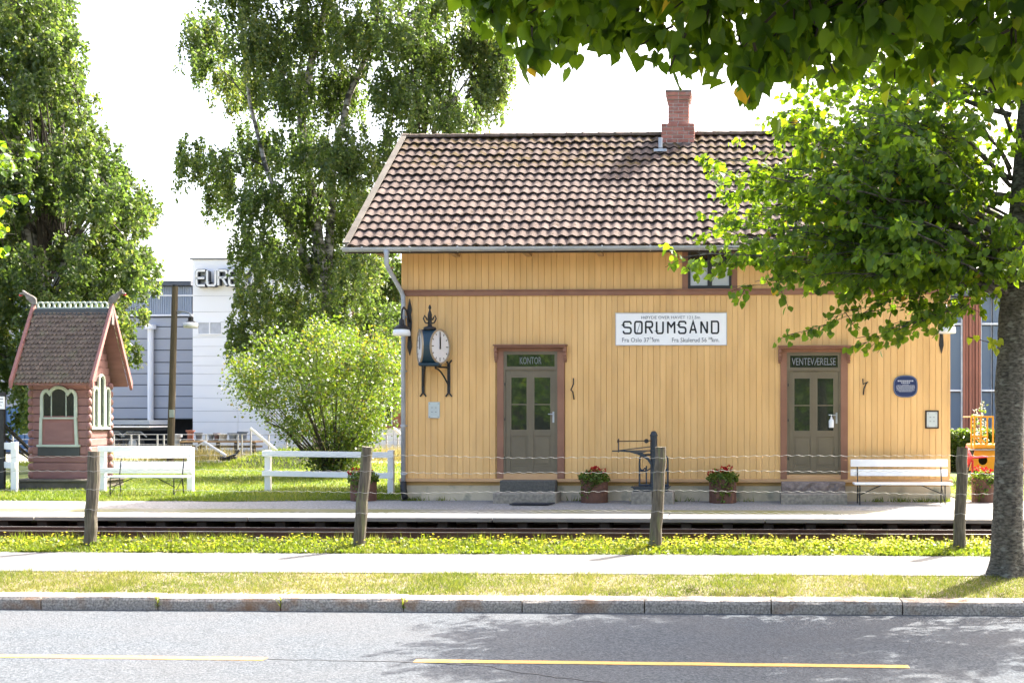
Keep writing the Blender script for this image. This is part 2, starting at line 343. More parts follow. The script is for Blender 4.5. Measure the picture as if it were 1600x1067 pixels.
# ------------------------------------------------------------------ the setting
PY = [-80,14.6,14.62,14.75,16.45,18.35,18.95,19.05,21.05,21.12,23.5,900]
PZ = [-.76,-.76,-.63,-.60,-.47,-.445,-.385,-.365,-.365,-.03,0,0]
def gz(Y): return np.interp(Y, PY, PZ)
def sheet(name, x0, x1, ys, dz, m, kind='structure', nx=1):
    mb = MB(); xs = np.linspace(x0, x1, nx+1)
    vs = [(x, y, float(gz(y))+dz) for y in ys for x in xs]; k = nx+1
    mb.add(vs, [(j*k+i, j*k+i+1, (j+1)*k+i+1, (j+1)*k+i) for j in range(len(ys)-1) for i in range(nx)])
    return tag(mb.build(name, m), kind=kind)
sheet('ground', -400, 400, PY, -.012, YARD)
road = MB(); vs = []
for y in (-3.2, 1, 5, 9, 14.52): vs += [(-60, y, -.725+.0005*(9-abs(y-6))), (60, y, -.725+.0005*(9-abs(y-6)))]
road.add(vs, [(2*i, 2*i+1, 2*i+3, 2*i+2) for i in range(4)])
road = tag(road.build('road', ASPH), kind='structure')
def rz(y): return -.725+.0005*(9-abs(y-6))
def paint(p0, p1, wd):
    a = at(*p0, 11.7); b = at(*p1, 11.7)
    def g(px, py):   # ray to the road plane
        d = at(px, py, 10)-Vector((0, 0, EYE)); t = (rz(11.7)+.005-EYE)/d.z; return Vector((0, 0, EYE))+d*t
    a, b = g(*p0), g(*p1); mb = MB(); n = 12; vs = []
    for i in range(n+1):
        p = a.lerp(b, i/n); j = random.uniform(-.006, .006)
        vs += [(p.x, p.y-wd/2+j, rz(p.y)+.005), (p.x, p.y+wd/2+j, rz(p.y)+.005)]
    mb.add(vs, [(2*i, 2*i+2, 2*i+3, 2*i+1) for i in range(n)])
    return mb.build('road_marking', YLINE, road)
paint((-420, 1019), (415, 1028.5), .14); paint((648, 1031.5), (1420, 1040.5), .14); paint((1660, 1043), (2300, 1050), .17)
# dark sealed crack wandering along the road
mb = MB(); pts = []
for i, (px, py) in enumerate([(418,1029),(520,1031),(648,1034),(700,1036),(760,1040),(810,1050),(860,1056),(905,1062),(960,1066),(1020,1072)]):
    d = at(px, py, 10)-Vector((0, 0, EYE)); t = (rz(11)+.004-EYE)/d.z; pts.append(Vector((0, 0, EYE))+d*t)
fine = []
for a, b in zip(pts[:-1], pts[1:]):
    for k in range(5): p = a.lerp(b, k/5); fine.append((p.x, p.y+random.uniform(-.03,.03)))
mb.ribbon(fine, .012, lambda u, v, d: (u, v, rz(v)+d), .001, .004)
mb.build('road_crack', mat('crack_tar', (.035,.035,.038)), road)
# kerb stones
kerb = empty('kerb', (-2, 14.6, -.72), kind='structure')
J = [-800,-610,-420,-300,-125,65,247,439,631,816,1007,1205,1410,1602,1795,1990,2180]
for a, b in zip(J[:-1], J[1:]):
    xa, xb = px2x(a, 14.47)+.008, px2x(b, 14.47)-.008; hh = random.uniform(-.008,.008)
    mb = MB(); n = 9; vs = []
    for i in range(n):
        x = xa+(xb-xa)*i/(n-1); j = lambda s=.007: random.uniform(-s, s)
        vs += [(x, 14.46+j(.004), -.78), (x, 14.455+j(), -.61+hh), (x, 14.475+j(), -.575+hh+j(.004)), (x, 14.75+j(.012), -.562+hh+j(.004)), (x, 14.77, -.78)]
    fs = [(i*5+k, i*5+k+1, (i+1)*5+k+1, (i+1)*5+k) for i in range(n-1) for k in range(4)]+[(4,3,2,1,0), tuple((n-1)*5+k for k in range(5))]
    mb.add(vs, fs); mb.build('kerb_stone', KERB, kerb)
sheet('verge_soil', -60, 60, [14.76, 15.3, 15.9, 16.2], .004, SOIL)
sheet('path', -60, 60, [16.18, 16.45, 17.4, 18.18], .014, PATH)
sheet('meadow_soil', -60, 60, [18.19, 18.35, 18.95, 19.0], .004, SOIL)
# track
track = empty('railway_track', (-2, 19.55, -.36), kind='structure')
sheet('track_bed', -60, 60, [19.0, 19.05, 21.04], .005, BALL)
for Y in (19.2, 19.95):
    prof = [(-.05,-.11),(.05,-.11),(.05,-.098),(.008,-.09),(.008,-.03),(.026,-.022),(.026,0),(-.026,0),(-.026,-.022),(-.008,-.03),(-.008,-.09),(-.05,-.098)]
    r = MB().prism(prof, lambda u, v, d: (d, Y+u, -.212+v), -40, 30).build('rail', RAILM, track)
    MB().box(-40, 30, Y-.023, Y+.023, -.2115, -.2085).build('rail_head', RAILT, r)
slm = shared('sleeper', MB().box(-.1, .1, -.75, .75, -.06, .05), SLEEP, bevel=.008)
for i in range(44):
    x = -17+i*.62; link('sleeper', slm, track, (x+random.uniform(-.03,.03), 19.58, -.375))
# plank platform on cross beams
plat = empty('platform_deck', (-2, 20.5, -.3), kind='structure')
x = -24
while x < 14:
    L_ = random.uniform(2.9, 3.6)
    for k, (y0, y1) in enumerate(((20.2,20.42),(20.428,20.655),(20.663,21.09))):
        o = random.uniform(-.006,.006)
        MB().box(x+.006, x+L_-.006, y0, y1, -.102+o*.5, -.052+o*.5).build('deck_plank', DECK, plat, bevel=.006)
    x += L_
x = -24
while x < 14:
    L_ = random.uniform(3.4, 4.6); MB().box(x+.01, x+L_-.01, 20.15, 20.198, -.126, -.060).build('edge_beam', DECKF, plat, bevel=.006); x += L_
bmm = shared('cross_beam', MB().box(-.085, .085, -.36, .33, -.135, .142), SLEEP, bevel=.006)
xx = -23.5
while xx < 14: link('cross_beam', bmm, plat, (xx+random.uniform(-.015,.015), 20.60, -.245)); xx += .69
MB().prism([(-.05,-.11),(.05,-.11),(.05,-.095),(.01,-.09),(.01,-.03),(.03,-.02),(.03,0),(-.03,0),(-.03,-.02),(-.01,-.03),(-.01,-.09),(-.05,-.095)], lambda u, v, d: (d, 21.0+u, -.232+v), -40, 30).build('retaining_rail', RAILM, plat)
# gravel forecourt with an uneven rear edge
def patch(name, front, rear, m, dz, x0, x1, n, fj, rj, kind='structure'):
    mb = MB(); vs = []
    for i in range(n+1):
        x = x0+(x1-x0)*i/n
        yf = front(x)+fj*(math.sin(x*2.1)+math.sin(x*5.3+1)*.6); yr = rear(x)+rj*(math.sin(x*1.7)+math.sin(x*4.4+2)*.7)
        for t in (0, .33, .66, 1): y = yf+(yr-yf)*t; vs.append((x, y, float(gz(y))+dz))
    mb.add(vs, [(i*4+k, (i+1)*4+k, (i+1)*4+k+1, i*4+k+1) for i in range(n) for k in range(3)])
    return tag(mb.build(name, m), kind=kind)
patch('platform_gravel', lambda x: 21.11, lambda x: 24.2, GRAV, .006, -40, 30, 160, 0, 0)
lawnf = lambda x: 23.15 if x < -9.5 else 23.15+.5*min(1, (x+9.5)/3)
patch('lawn', lawnf, lambda x: 41, LAWN, .012, -40, -6.3, 140, .07, .3)
patch('lawn_by_hedge', lambda x: 23.9, lambda x: 41, LAWN, .012, 4.6, 30, 90, .07, .3)
patch('yard_track', lambda x: 43, lambda x: 45.2, GRAV, .01, -60, 60, 80, .15, .15)
mb = MB(); c = at(455, 742, 39.5); vs = []; n = 20
for j in range(n+1):
    for i in range(n+1):
        u, v = i/n*2-1, j/n*2-1; r = math.hypot(u*.95, v); h = max(0, math.cos(min(1, r)*math.pi/2))**1.3*.6
        vs.append((c.x+u*2.6, 39.7+v*1.8, h+.06*math.sin(i*2.1+j*1.3)*h-.03))
mb.add(vs, [(j*(n+1)+i, j*(n+1)+i+1, (j+1)*(n+1)+i+1, (j+1)*(n+1)+i) for j in range(n) for i in range(n)])
tag(mb.build('earth_mound', SAND, smooth=True), kind='structure')

# ------------------------------------------------------------------ station building
HF = 23.6; HB = 30.6; HM = 27.1
XL, XR = px2x(627, HF), px2x(1485, HF); XVL, XVR = px2x(541, 22.95), px2x(1485, HF)+.9
st = empty('station_building', ((XL+XR)/2, 27.1, 0), 'yellow wooden station house with brown tiled roof and brick chimney', 'building')
fx = lambda px: px2x(px, HF)
fz = lambda py, px=1000: py2z(py, HF, px)
ZS = fz(748); ZB0 = fz(461.5); ZB1 = fz(454)
EY, EZ = 22.95, py2z(383, 22.95, 800); RZ = py2z(214, HM, 800)
sl_t = (RZ-EZ)/(HM-EY)
def roofz(Y): return EZ+(Y-EY)*sl_t if Y <= HM else RZ-(Y-HM)*sl_t
# core walls
wz = roofz(HF)-.16
core = MB().prism([(HF+.022,0.3),(HB,0.3),(HB,wz),(HM,RZ-.16),(HF+.022,wz)], lambda u, v, d: (d, u, v), XL+.02, XR-.02)
core.build('wall', YELD, st)
fnd = MB().box(XL-.01, XR+.01, HF+.03, HB+.03, -.3, fz(752)).build('foundation', CONC, st)
MB().box(XL-.03, XR+.03, HF-.055, HF+.05, fz(753), ZS).build('sill_board', SILL, st, bevel=.006)
bm_ = shared('board', MB().box(-.5, .5, 0, .024, 0, 1), YEL)
def boardmesh():
    mb = MB(); c = .045
    prof = [(-.5,.022),(-.5,.007),(-.5+c,0),(.5-c,0),(.5,.007),(.5,.022)]
    mb.prism(prof, lambda u, v, d: (u, v, d), 0, 1); return shared('board', mb, YEL)
bm_ = boardmesh()
def boards(z0, z1, skip):
    px = 627.0
    while px < 1485:
        wpx = random.choice((8.6, 9.4, 10.2, 11)); e = min(1485, px+wpx); c = (px+e)/2; a0 = z0
        hit = [s for s in skip if s[0] < c < s[1]]
        if hit: a0 = hit[0][2]
        if a0 < z1:
            o = link('board', bm_, st, ((fx(px)+fx(e))/2, HF+random.uniform(-.0015,.0015), a0))
            o.scale = (fx(e)-fx(px)-.0025, 1, z1-a0)
        px = e
doors = [(776, 884, 0), (1218.5, 1327, 0)]
boards(ZS+.002, ZB0, [(776, 884, fz(543)), (1218, 1327, fz(541, 1270))])
boards(ZB1, roofz(HF)-.1, [(1066, 1152, 9)])
bd = MB().box(XL-.01, XR+.01, HF-.035, HF+.02, ZB0, ZB1).build('band_board', BRN, st, bevel=.005)
MB().box(XL-.02, XR+.02, HF-.06, HF+.02, ZB1, ZB1+.025).build('band_drip_cap', BRN, bd)
# upper window
wx0, wx1 = fx(1066), fx(1152); z0, z1 = ZB1+.03, roofz(HF)-.12
wn = MB().box(wx0, wx0+.11, HF-.02, HF+.02, z0, z1).box(wx1-.11, wx1, HF-.02, HF+.02, z0, z1).build('window_surround', BRN, st)
f_ = MB(); gx0, gx1 = wx0+.112, wx1-.112; cxm = (gx0+gx1)/2
f_.box(gx0, gx1, HF-.012, HF+.018, z0, z0+.06).box(gx0, gx0+.05, HF-.012, HF+.018, z0+.061, z1).box(gx1-.05, gx1, HF-.012, HF+.018, z0+.061, z1).box(cxm-.045, cxm+.045, HF-.012, HF+.018, z0+.061, z1)
f_.build('window_frame', DARKF, wn)
for a, b in ((gx0+.05, cxm-.045), (cxm+.045, gx1-.05)):
    MB().box(a, b, HF+.004, HF+.012, z0+.06, z0+.40).build('pane', GLASSB, wn)
    MB().box(a, b, HF+.004, HF+.012, z0+.425, z1).build('pane', GLASS, wn)
    MB().box(a, b, HF-.002, HF+.012, z0+.401, z0+.424).build('glazing_bar', WHT, wn)
# doors
def door(dx, dy, word, wpx, label, steps):
    X = lambda px: px2x(px+dx, HF); Z = lambda py: py2z(py+dy, HF, 829+dx)
    d = MB().box(X(777), X(787), HF-.03, HF+.02, ZS+.003, Z(549)).box(X(871), X(882), HF-.03, HF+.02, ZS+.003, Z(549)).box(X(777), X(882), HF-.031, HF+.02, Z(549)+.001, Z(544)).build('door_frame', BRN, st, bevel=.004)
    MB().box(X(774), X(885.5), HF-.14, HF-.005, Z(543.8), Z(541)).box(X(772.5), X(887), HF-.17, HF-.005, Z(541)+.001, Z(538.6)).build('door_cornice', BRN, d, bevel=.004)
    for c in (775.8, 883.5):
        b = MB()
        for k, (t0, t1, dep) in enumerate(((544,550,.13),(550.3,556,.10),(556.3,560,.08),(560.3,564,.055),(564.3,566,.03))):
            b.box(X(c-2.6), X(c+2.2), HF-dep, HF-.004, Z(t1), Z(t0))
        b.build('cornice_bracket', BRN, d, bevel=.006)
    MB().box(X(787), X(871), HF-.02, HF+.02, ZS+.003, Z(740)).build('threshold', SILL, d)
    Y0 = HF+.005
    fr = MB().box(X(787), X(790), Y0-.02, HF+.02, Z(740), Z(549.2)).box(X(868.5), X(871), Y0-.02, HF+.02, Z(740), Z(549.2)).box(X(790), X(868.5), Y0-.02, HF+.02, Z(552.5), Z(549.2)).box(X(790), X(868.5), Y0-.02, HF+.02, Z(578), Z(574)).build('door_lining', DOOR, d)
    tr = MB().box(X(790), X(868.5), Y0+.004, Y0+.012, Z(574), Z(552.5)).build('transom_glass', GLASS, d)
    tf = MB()
    for (a, b, t, u) in ((790,792,574,552.5),(866.5,868.5,574,552.5),(792,866.5,554,552.5),(792,866.5,574,572.5)): tf.box(X(a), X(b), Y0-.012, Y0+.003, Z(t), Z(u))
    tf.build('transom_frame', DOORL, d)
    text('transom_lettering', word, LETW, d, (X(829)), (Z(563.3)), Y0+.001, .14, wpx/80., .004)
    # leaf: stiles, rails, panes, panels
    lf = MB(); yl0, yl1 = Y0, HF+.02
    for (a, b, t, u) in ((790,797.5,739,578.2),(861,868.5,739,578.2),(824,833.5,739,578.2)): lf.box(X(a), X(b), yl0, yl1, Z(t), Z(u))
    for (t, u) in ((588.5,578.2),(681,672.5),(739,728)):
        lf.box(X(797.5), X(824), yl0+.0015, yl1, Z(t), Z(u)).box(X(833.5), X(861), yl0+.0015, yl1, Z(t), Z(u))
    leaf = lf.build('door_leaf', DOOR, d, bevel=.003)
    for a, b in ((797.5, 824), (833.5, 861)):
        MB().box(X(a), X(b), Y0+.0125, Y0+.016, Z(672.5), Z(588.5)).build('pane', GLASS, leaf)
        mo = MB()
        for (p, q, t, u) in ((a,a+1.3,672.5,588.5),(b-1.3,b,672.5,588.5),(a+1.3,b-1.3,672.5,671.2),(a+1.3,b-1.3,589.8,588.5)): mo.box(X(p), X(q), Y0+.003, Y0+.0124, Z(t), Z(u))
        mo.box(X(a+1.3), X(b-1.3), Y0+.002, Y0+.0124, Z(632.6), Z(631)).build('glazing_bar', DOORL, leaf)
        pn = MB().box(X(a), X(b), Y0+.012, Y0+.016, Z(728), Z(681)).box(X(a+3), X(b-3), Y0+.003, Y0+.0119, Z(724), Z(685)).build('door_panel', DOOR, leaf, bevel=.004)
    MB().tube([(X(864), Y0, Z(647)), (X(864), Y0-.05, Z(647)), (X(857), Y0-.055, Z(647))], .011, 8).box(X(863.2), X(866), Y0-.006, Y0, Z(660), Z(643)).build('door_handle', GUT, leaf)
    for zz in (600, 655, 715): MB().tube([(X(789), Y0-.024, Z(zz+2)), (X(789), Y0-.024, Z(zz-2))], .01, 6).build('hinge', BLK, leaf)
    tag(d, label)
    return X, Z
X1, Z1 = door(0, 0, 'KONTOR', 34, 'brown framed double-panel door lettered KONTOR', 0)
X2, Z2 = door(442.5, 1.5, 'VENTEVÆRELSE', 68, 'brown framed door lettered VENTEVÆRELSE', 0)
# roof structure
rf = MB().prism([(EY+.02, EZ-.11),(HM, RZ-.11),(2*HM-EY-.02, EZ-.11),(2*HM-EY-.02, EZ-.06),(HM, RZ-.05),(EY+.02, EZ-.06)], lambda u, v, d: (d, u, v), XVL+.06, XVR-.06).build('roof', SOFF, st)
MB().box(XVL+.05, XVR-.05, EY-.005, EY+.018, EZ-.15, EZ-.035).build('eave_board', mat('dark_eave_board', (.05,.04,.035)), rf)
for k in range(9):
    x = XL-.3+k*(XR-XL+.6)/8
    MB().box(x-.05, x+.05, EY+.1, HF+.02, EZ-.14+.0, EZ-.09).build('rafter_end', SOFF, rf)
for x0, x1 in ((XVL-.005, XVL+.03), (XVR-.03, XVR+.005)):
    for sgn in (1, -1):
        q = lambda Y: HM+(Y-HM)*sgn
        MB().prism([(q(EY-.06), EZ-.13-.04),(q(HM), RZ-.13),(q(HM), RZ+.075),(q(EY-.06), EZ+.075-.04)], lambda u, v, d: (d, u, v), x0, x1).build('verge_board', VERGE, rf)
    x = x0 if x0 < 0 else x1
    MB().prism([(EY-.06, EZ+.037),(HM, RZ+.077),(HM, RZ+.1),(EY-.06, EZ+.06)], lambda u, v, d: (d, u, v), x0-.045, x1+.045).build('verge_cap', VERGE, rf)
# pantiles: one object each for the largest in view, the rest joined
NC = 16; slope_len = math.hypot(HM-EY, RZ-EZ); ex = slope_len/(NC+.15); ang = math.atan(sl_t)
ncol = 62; tw = (XVR-XVL-.08)/ncol
def tile_geo(w_, l_, nu=9):
    vs = []
    def prof(t):
        return .019*math.cos((t-.36)*2*math.pi)+.004
    for j, (s, lift) in enumerate(((0, .046), (l_*.5, .023), (l_, 0))):
        for i in range(nu): t = i/(nu-1)*1.04-.02; vs.append((t*w_, s, prof(t)+lift))
    for i in range(nu): t = i/(nu-1)*1.04-.02; vs.append((t*w_, 0, prof(t)+.046))
    for i in range(nu): t = i/(nu-1)*1.04-.02; vs.append((t*w_, .004, prof(t)+.046-.034))
    fs = [(j*nu+i, j*nu+i+1, (j+1)*nu+i+1, (j+1)*nu+i) for j in range(2) for i in range(nu-1)]
    fs += [(4*nu+i, 4*nu+i+1, 3*nu+i+1, 3*nu+i) for i in range(nu-1)]
    return vs, fs
tv, tf_ = tile_geo(tw, ex*1.13)
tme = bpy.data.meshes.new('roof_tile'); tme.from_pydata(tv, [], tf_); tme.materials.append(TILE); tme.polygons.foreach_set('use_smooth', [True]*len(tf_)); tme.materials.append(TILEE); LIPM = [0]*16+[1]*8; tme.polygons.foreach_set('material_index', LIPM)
ca, sa = math.cos(ang), math.sin(ang); rest = MB(); restm = MB(); vis = 0
for c in range(NC):
    for k in range(ncol):
        x = XVL+.04+k*tw; y = EY-.03+c*ex*ca; z = EZ-.03+c*ex*sa
        lift = random.uniform(-.006,.006)+.012*math.sin(k*.35+c*.5)*math.sin(c*.9); rr = R(random.uniform(-1.3,1.3)); y += random.uniform(-.008,.008)
        if c < 8 and k < 37:
            o = link('roof_tile', tme, rf, (x, y, z+lift)); o.rotation_euler = (ang, 0, rr); vis += 1
        else:
            M_ = rest if (c < 11 or random.random() < .25) else restm
            M_.add([(x+u-v*math.sin(rr), y+v*ca-h*sa, z+v*sa+h*ca+lift) for u, v, h in tv], tf_)
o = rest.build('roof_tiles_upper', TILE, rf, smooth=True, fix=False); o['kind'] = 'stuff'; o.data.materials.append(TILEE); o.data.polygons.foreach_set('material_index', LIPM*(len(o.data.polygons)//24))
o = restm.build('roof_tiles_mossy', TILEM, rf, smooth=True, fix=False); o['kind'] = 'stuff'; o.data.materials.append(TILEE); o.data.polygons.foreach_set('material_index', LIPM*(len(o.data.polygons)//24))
MB().prism([(HM+.02, RZ-.03),(2*HM-EY, EZ-.03),(2*HM-EY, EZ),(HM+.02, RZ)], lambda u, v, d: (d, u, v), XVL+.05, XVR-.05).build('rear_roof_slope', TILEM, rf)
n = 34; rl = (XVR-XVL)/n
for k in range(n):
    x = XVL+k*rl; mb = MB(); vs = []; m_ = 7
    for xx, r_ in ((x-.01, .105), (x+rl*.9, .095), (x+rl+.012, .112)):
        for i in range(m_): a = math.pi*i/(m_-1); vs.append((xx, HM-math.cos(a)*r_*1.15, RZ-.015+math.sin(a)*r_+random.uniform(-.006,.006)))
    mb.add(vs, [(j*m_+i, j*m_+i+1, (j+1)*m_+i+1, (j+1)*m_+i) for j in range(2) for i in range(m_-1)])
    mb.build('ridge_tile', RIDGE, rf, smooth=True)
# chimney
CYF = 26.72; cfx = lambda px: px2x(px, CYF); cz = lambda py: py2z(py, CYF, 1060)
ch = empty('chimney', (cfx(1060), CYF+.3, RZ)); ch.parent = st; ch.location = WL[ch]-WL[st]
def stack(x0, x1, y0, y1, z0, z1, rows, per, dn=0):
    MB().box(x0+.012, x1-.012, y0+.012, y1-.012, z0-dn, z1-.004).build('mortar_core', MORT, ch)
    h = (z1-z0)/rows
    for r in range(rows):
        off = (r % 2)*.5; n = per; bw = (x1-x0)/n
        edges = [x0]+[x0+(i+ (0 if off == 0 else -.5))*bw for i in range(1, n+(1 if off else 0))]+[x1]
        for a, b in zip(edges[:-1], edges[1:]):
            j = random.uniform(-.003,.003); MB().box(a+.008, b-.008, y0+j, y0+.1, z0+r*h+.008, z0+(r+1)*h-.008).build('brick', BRICK, ch, bevel=.003)
        for x_, s in ((x0, 1), (x1, -1)):
            n2 = 2
            for i in range(n2):
                a = y0+.105+(y1-y0-.105)*i/n2; b = y0+.105+(y1-y0-.105)*(i+1)/n2
                xa, xb = sorted((x_, x_+s*.1)); MB().box(xa, xb, a+.005, b-.005, z0+r*h+.006, z0+(r+1)*h-.006).build('brick', BRICK, ch)
bz0, bz1, bz2 = cz(224), cz(192.5), cz(153.5)
stack(cfx(1033), cfx(1085), CYF, CYF+.72, bz0-.25, bz1, 8, 3, .35)
stack(cfx(1043), cfx(1076.2), CYF+.13, CYF+.59, bz1, bz2, 7, 2)
stack(cfx(1041), cfx(1078.5), CYF+.1, CYF+.62, bz2, bz2+.085, 1, 2)
stack(cfx(1039.5), cfx(1080), CYF+.08, CYF+.64, bz2+.085, bz2+.165, 1, 2)
MB().box(cfx(1039), cfx(1080.5), CYF+.07, CYF+.65, bz2+.166, bz2+.215).build('chimney_cap', CAPS, ch, bevel=.012)
MB().box(cfx(1031), cfx(1087), CYF-.02, CYF+.03, bz0-.24, bz0+.0).build('lead_flashing', mat('lead', (.16,.13,.12)), ch)
yv = EY+(HM-EY)*.83; zv = roofz(yv); xv = px2x(1032, yv)
MB().tube([(xv, yv+.1, zv+.02), (xv, yv, zv+.1), (xv, yv, zv+.3)], [.05,.045,.05], 10).box(xv-.14, xv+.14, yv-.12, yv+.1, zv-.02, zv+.035).build('vent_pipe', GUT, rf)
# gutter and downpipe
mb = MB(); vs = []; m_ = 7; gy = 22.84; gzc = py2z(386, gy, 800)
gx = [XVL-.03+(XVR-XVL+.06)*i/12 for i in range(13)]
for x in gx:
    for i in range(m_): a = math.pi+math.pi*i/(m_-1); vs.append((x, gy+math.cos(a)*.075, gzc+math.sin(a)*.08))
    for i in range(m_): a = 2*math.pi-math.pi*i/(m_-1); vs.append((x, gy+math.cos(a)*.065, gzc+math.sin(a)*.07))
k2 = 2*m_
mb.add(vs, [(j*k2+i, j*k2+(i+1) % k2, (j+1)*k2+(i+1) % k2, (j+1)*k2+i) for j in range(12) for i in range(k2)]+[tuple(range(k2)), tuple(12*k2+i for i in range(k2))])
gt = mb.build('gutter', GUT, st, smooth=False)
for k in range(14):
    x = XVL+.35+k*.92; MB().tube([(x, gy-.08, gzc+.012), (x, gy-.079, gzc-.03), (x, gy-.05, gzc-.075), (x, gy, gzc-.088)], .008, 5).box(x-.012, x+.012, gy-.08, EY, gzc+.008, gzc+.014).build('gutter_bracket', GUT, gt)
p = lambda px, py, Y: at(px, py, Y)
dp = MB().tube([p(604,390,gy), p(604,398,gy), p(604,412,gy), p(606,418,gy+.05), p(627,455,HF-.09), p(630,463,HF-.08), p(630,480,HF-.08), p(630,760,HF-.08)], [.07,.046,.044,.044,.044,.044,.044,.044], 10).build('downpipe', PIPE, st, smooth=True)
for zz in (495, 580, 665, 740):
    q = p(630, zz, HF-.08); MB().lathe([(.057,-.02),(.057,.02)], q, 10).box(q.x-.01, q.x+.06, q.y, HF, q.z-.012, q.z+.012).build('pipe_clip', PIPE, dp)
MB().tube([p(630,752,HF-.08), p(630.5,765,HF-.085), p(633,778,HF-.2)], [.062,.064,.06], 10).build('rubber_boot', BLK, dp, smooth=True)
# ------------------------------------------------------------------ things on and by the station
def P(px, py, Y): return at(px, py, Y)
# stone steps
def step(name, px0, px1, py0, py1, y0, y1, m, label, rough=.0):
    a = P(px0, py0, y0); b = P(px1, py1, y0); z0 = -.02 if py1 > 775 else b.z
    mb = MB(); n = 10; vs = []
    for i in range(n):
        x = a.x+(b.x-a.x)*i/(n-1); j = lambda: random.uniform(-rough, rough)
        vs += [(x, y0+j(), z0), (x, y0+j()*1.5, (z0+a.z)/2+j()), (x, y0+j(), a.z-.012), (x, y0+.015, a.z), (x, y1, a.z), (x, y1, z0)]
    mb.add(vs, [(i*6+k, i*6+k+1, (i+1)*6+k+1, (i+1)*6+k) for i in range(n-1) for k in range(5)]+[tuple(range(6)), tuple((n-1)*6+k for k in range(6))])
    return tag(mb.build(name, m, base=((a.x+b.x)/2, (y0+y1)/2, z0)), label, 'step')
step('stone_step', 781, 867, 750.5, 770, 23.24, 23.6, STONED, 'dark smooth stone block under the KONTOR door, upper step', .003)
step('stone_step', 770, 868, 770.5, 786, 22.82, 23.6, STONE, 'low grey stone step on the gravel at the KONTOR door', .005)
step('stone_step', 1222, 1321, 753, 771, 23.2, 23.6, STONER, 'rough-hewn reddish granite block under the VENTEVÆRELSE door', .016)
step('stone_step', 1221, 1324, 771.5, 788, 22.82, 23.6, STONE, 'long grey stone step on the gravel at the VENTEVÆRELSE door', .006)
a = P(795, 790.5, 22.3); mb = MB(); mb.prism([(a.x, 22.36),(a.x+.72, 22.36),(a.x+.80, 22.72),(a.x+.05, 22.72)], lambda u, v, d: (u, v, d), .008, .03)
tag(mb.build('door_mat', mat('dark_mat', (.03,.032,.04), rough=1, bump=.6, bscale=120), base=(a.x+.4, 22.7, 0)), 'small dark mat on gravel before the KONTOR step', 'doormat')
# name board
SY = HF-.03
a, b = P(962.5, 490, SY), P(1135, 538.5, SY)
sg = empty('station_sign', ((a.x+b.x)/2, SY, b.z), 'long white board lettered SØRUMSAND on the yellow wall', 'sign')
bdm = MB().box(a.x, b.x, SY, HF-.001, b.z, a.z).build('sign_board', WHTP, sg, bevel=.004)
e = MB()
for (x0, x1, z0, z1) in ((a.x-.012,b.x+.012,a.z,a.z+.014),(a.x-.012,b.x+.012,b.z-.014,b.z),(a.x-.012,a.x,b.z,a.z),(b.x,b.x+.012,b.z,a.z)): e.box(x0, x1, SY-.006, HF-.001, z0, z1)
e.build('sign_edge', mat('sign_edge_grey', (.55,.54,.52)), sg)
def arc(cx, cy, rx, ry, a0, a1, n=6): return [(cx+rx*math.cos(R(a0+(a1-a0)*i/n)), cy+ry*math.sin(R(a0+(a1-a0)*i/n))) for i in range(n+1)]
r_ = .22
def roundrect(): return arc(1-r_,1-r_*.8,r_,r_*.8,0,90)+arc(r_,1-r_*.8,r_,r_*.8,90,180)+arc(r_,r_*.8,r_,r_*.8,180,270)+arc(1-r_,r_*.8,r_,r_*.8,270,360)
S_ = arc(1-r_,.78,r_,.22,0,90,5)+arc(r_,.75,r_,.25,90,180,5)+arc(r_+.02,.75,r_+.02,.23,180,262,4)+arc(1-r_-.02,.26,r_+.02,.24,82,0,4)+arc(1-r_,.24,r_,.24,0,-90,5)+arc(r_,.22,r_,.22,270,180,5)
GL = {'S': [(S_, 0)], 'Ø': [(roundrect(), 1)], 'R': [([(0,0),(0,1)], 0), ([(0,1)]+arc(1-r_,.76,r_,.24,90,-90,8)+[(0,.52)], 0), ([(.45,.52),(1,0)], 0)],
      'U': [([(0,1),(0,r_)]+arc(r_,r_,r_,r_,180,270)+arc(1-r_,r_,r_,r_,270,360)+[(1,1)], 0)],
      'M': [([(0,0),(0,1)], 0), ([(1,0),(1,1)], 0), ([(0,.98),(.5,.55),(1,.98)], 0)],
      'A': [([(0,0),(.5,1),(1,0)], 0), ([(.17,.3),(.83,.3)], 0)], 'N': [([(0,0),(0,1)], 0), ([(1,0),(1,1)], 0), ([(0,1),(1,0)], 0)],
      'D': [([(0,0),(0,1)]+arc(1-r_,1-r_,r_,r_,90,0)+arc(1-r_,r_,r_,r_,0,-90)+[(0,0)], 0)],
      'E': [([(1,1)]+arc(r_,1-r_,r_,r_,90,180)+arc(r_,r_,r_,r_,180,270)+[(1,0)], 0), ([(0,.5),(.95,.5)], 0)],
      'K': [([(0,0),(0,1)], 0), ([(1,1),(.1,.5),(1,0)], 0)], 'W': [([(0,1),(.27,0),(.5,.7),(.73,0),(1,1)], 0)]}
L0 = [(973,987),(991,1004),(1008,1020.5),(1025,1037),(1042.5,1055),(1059.5,1072.5),(1077,1089),(1094.5,1106),(1111,1123.5)]
zt, zb = P(1048, 502.5, SY).z, P(1048, 520.8, SY).z
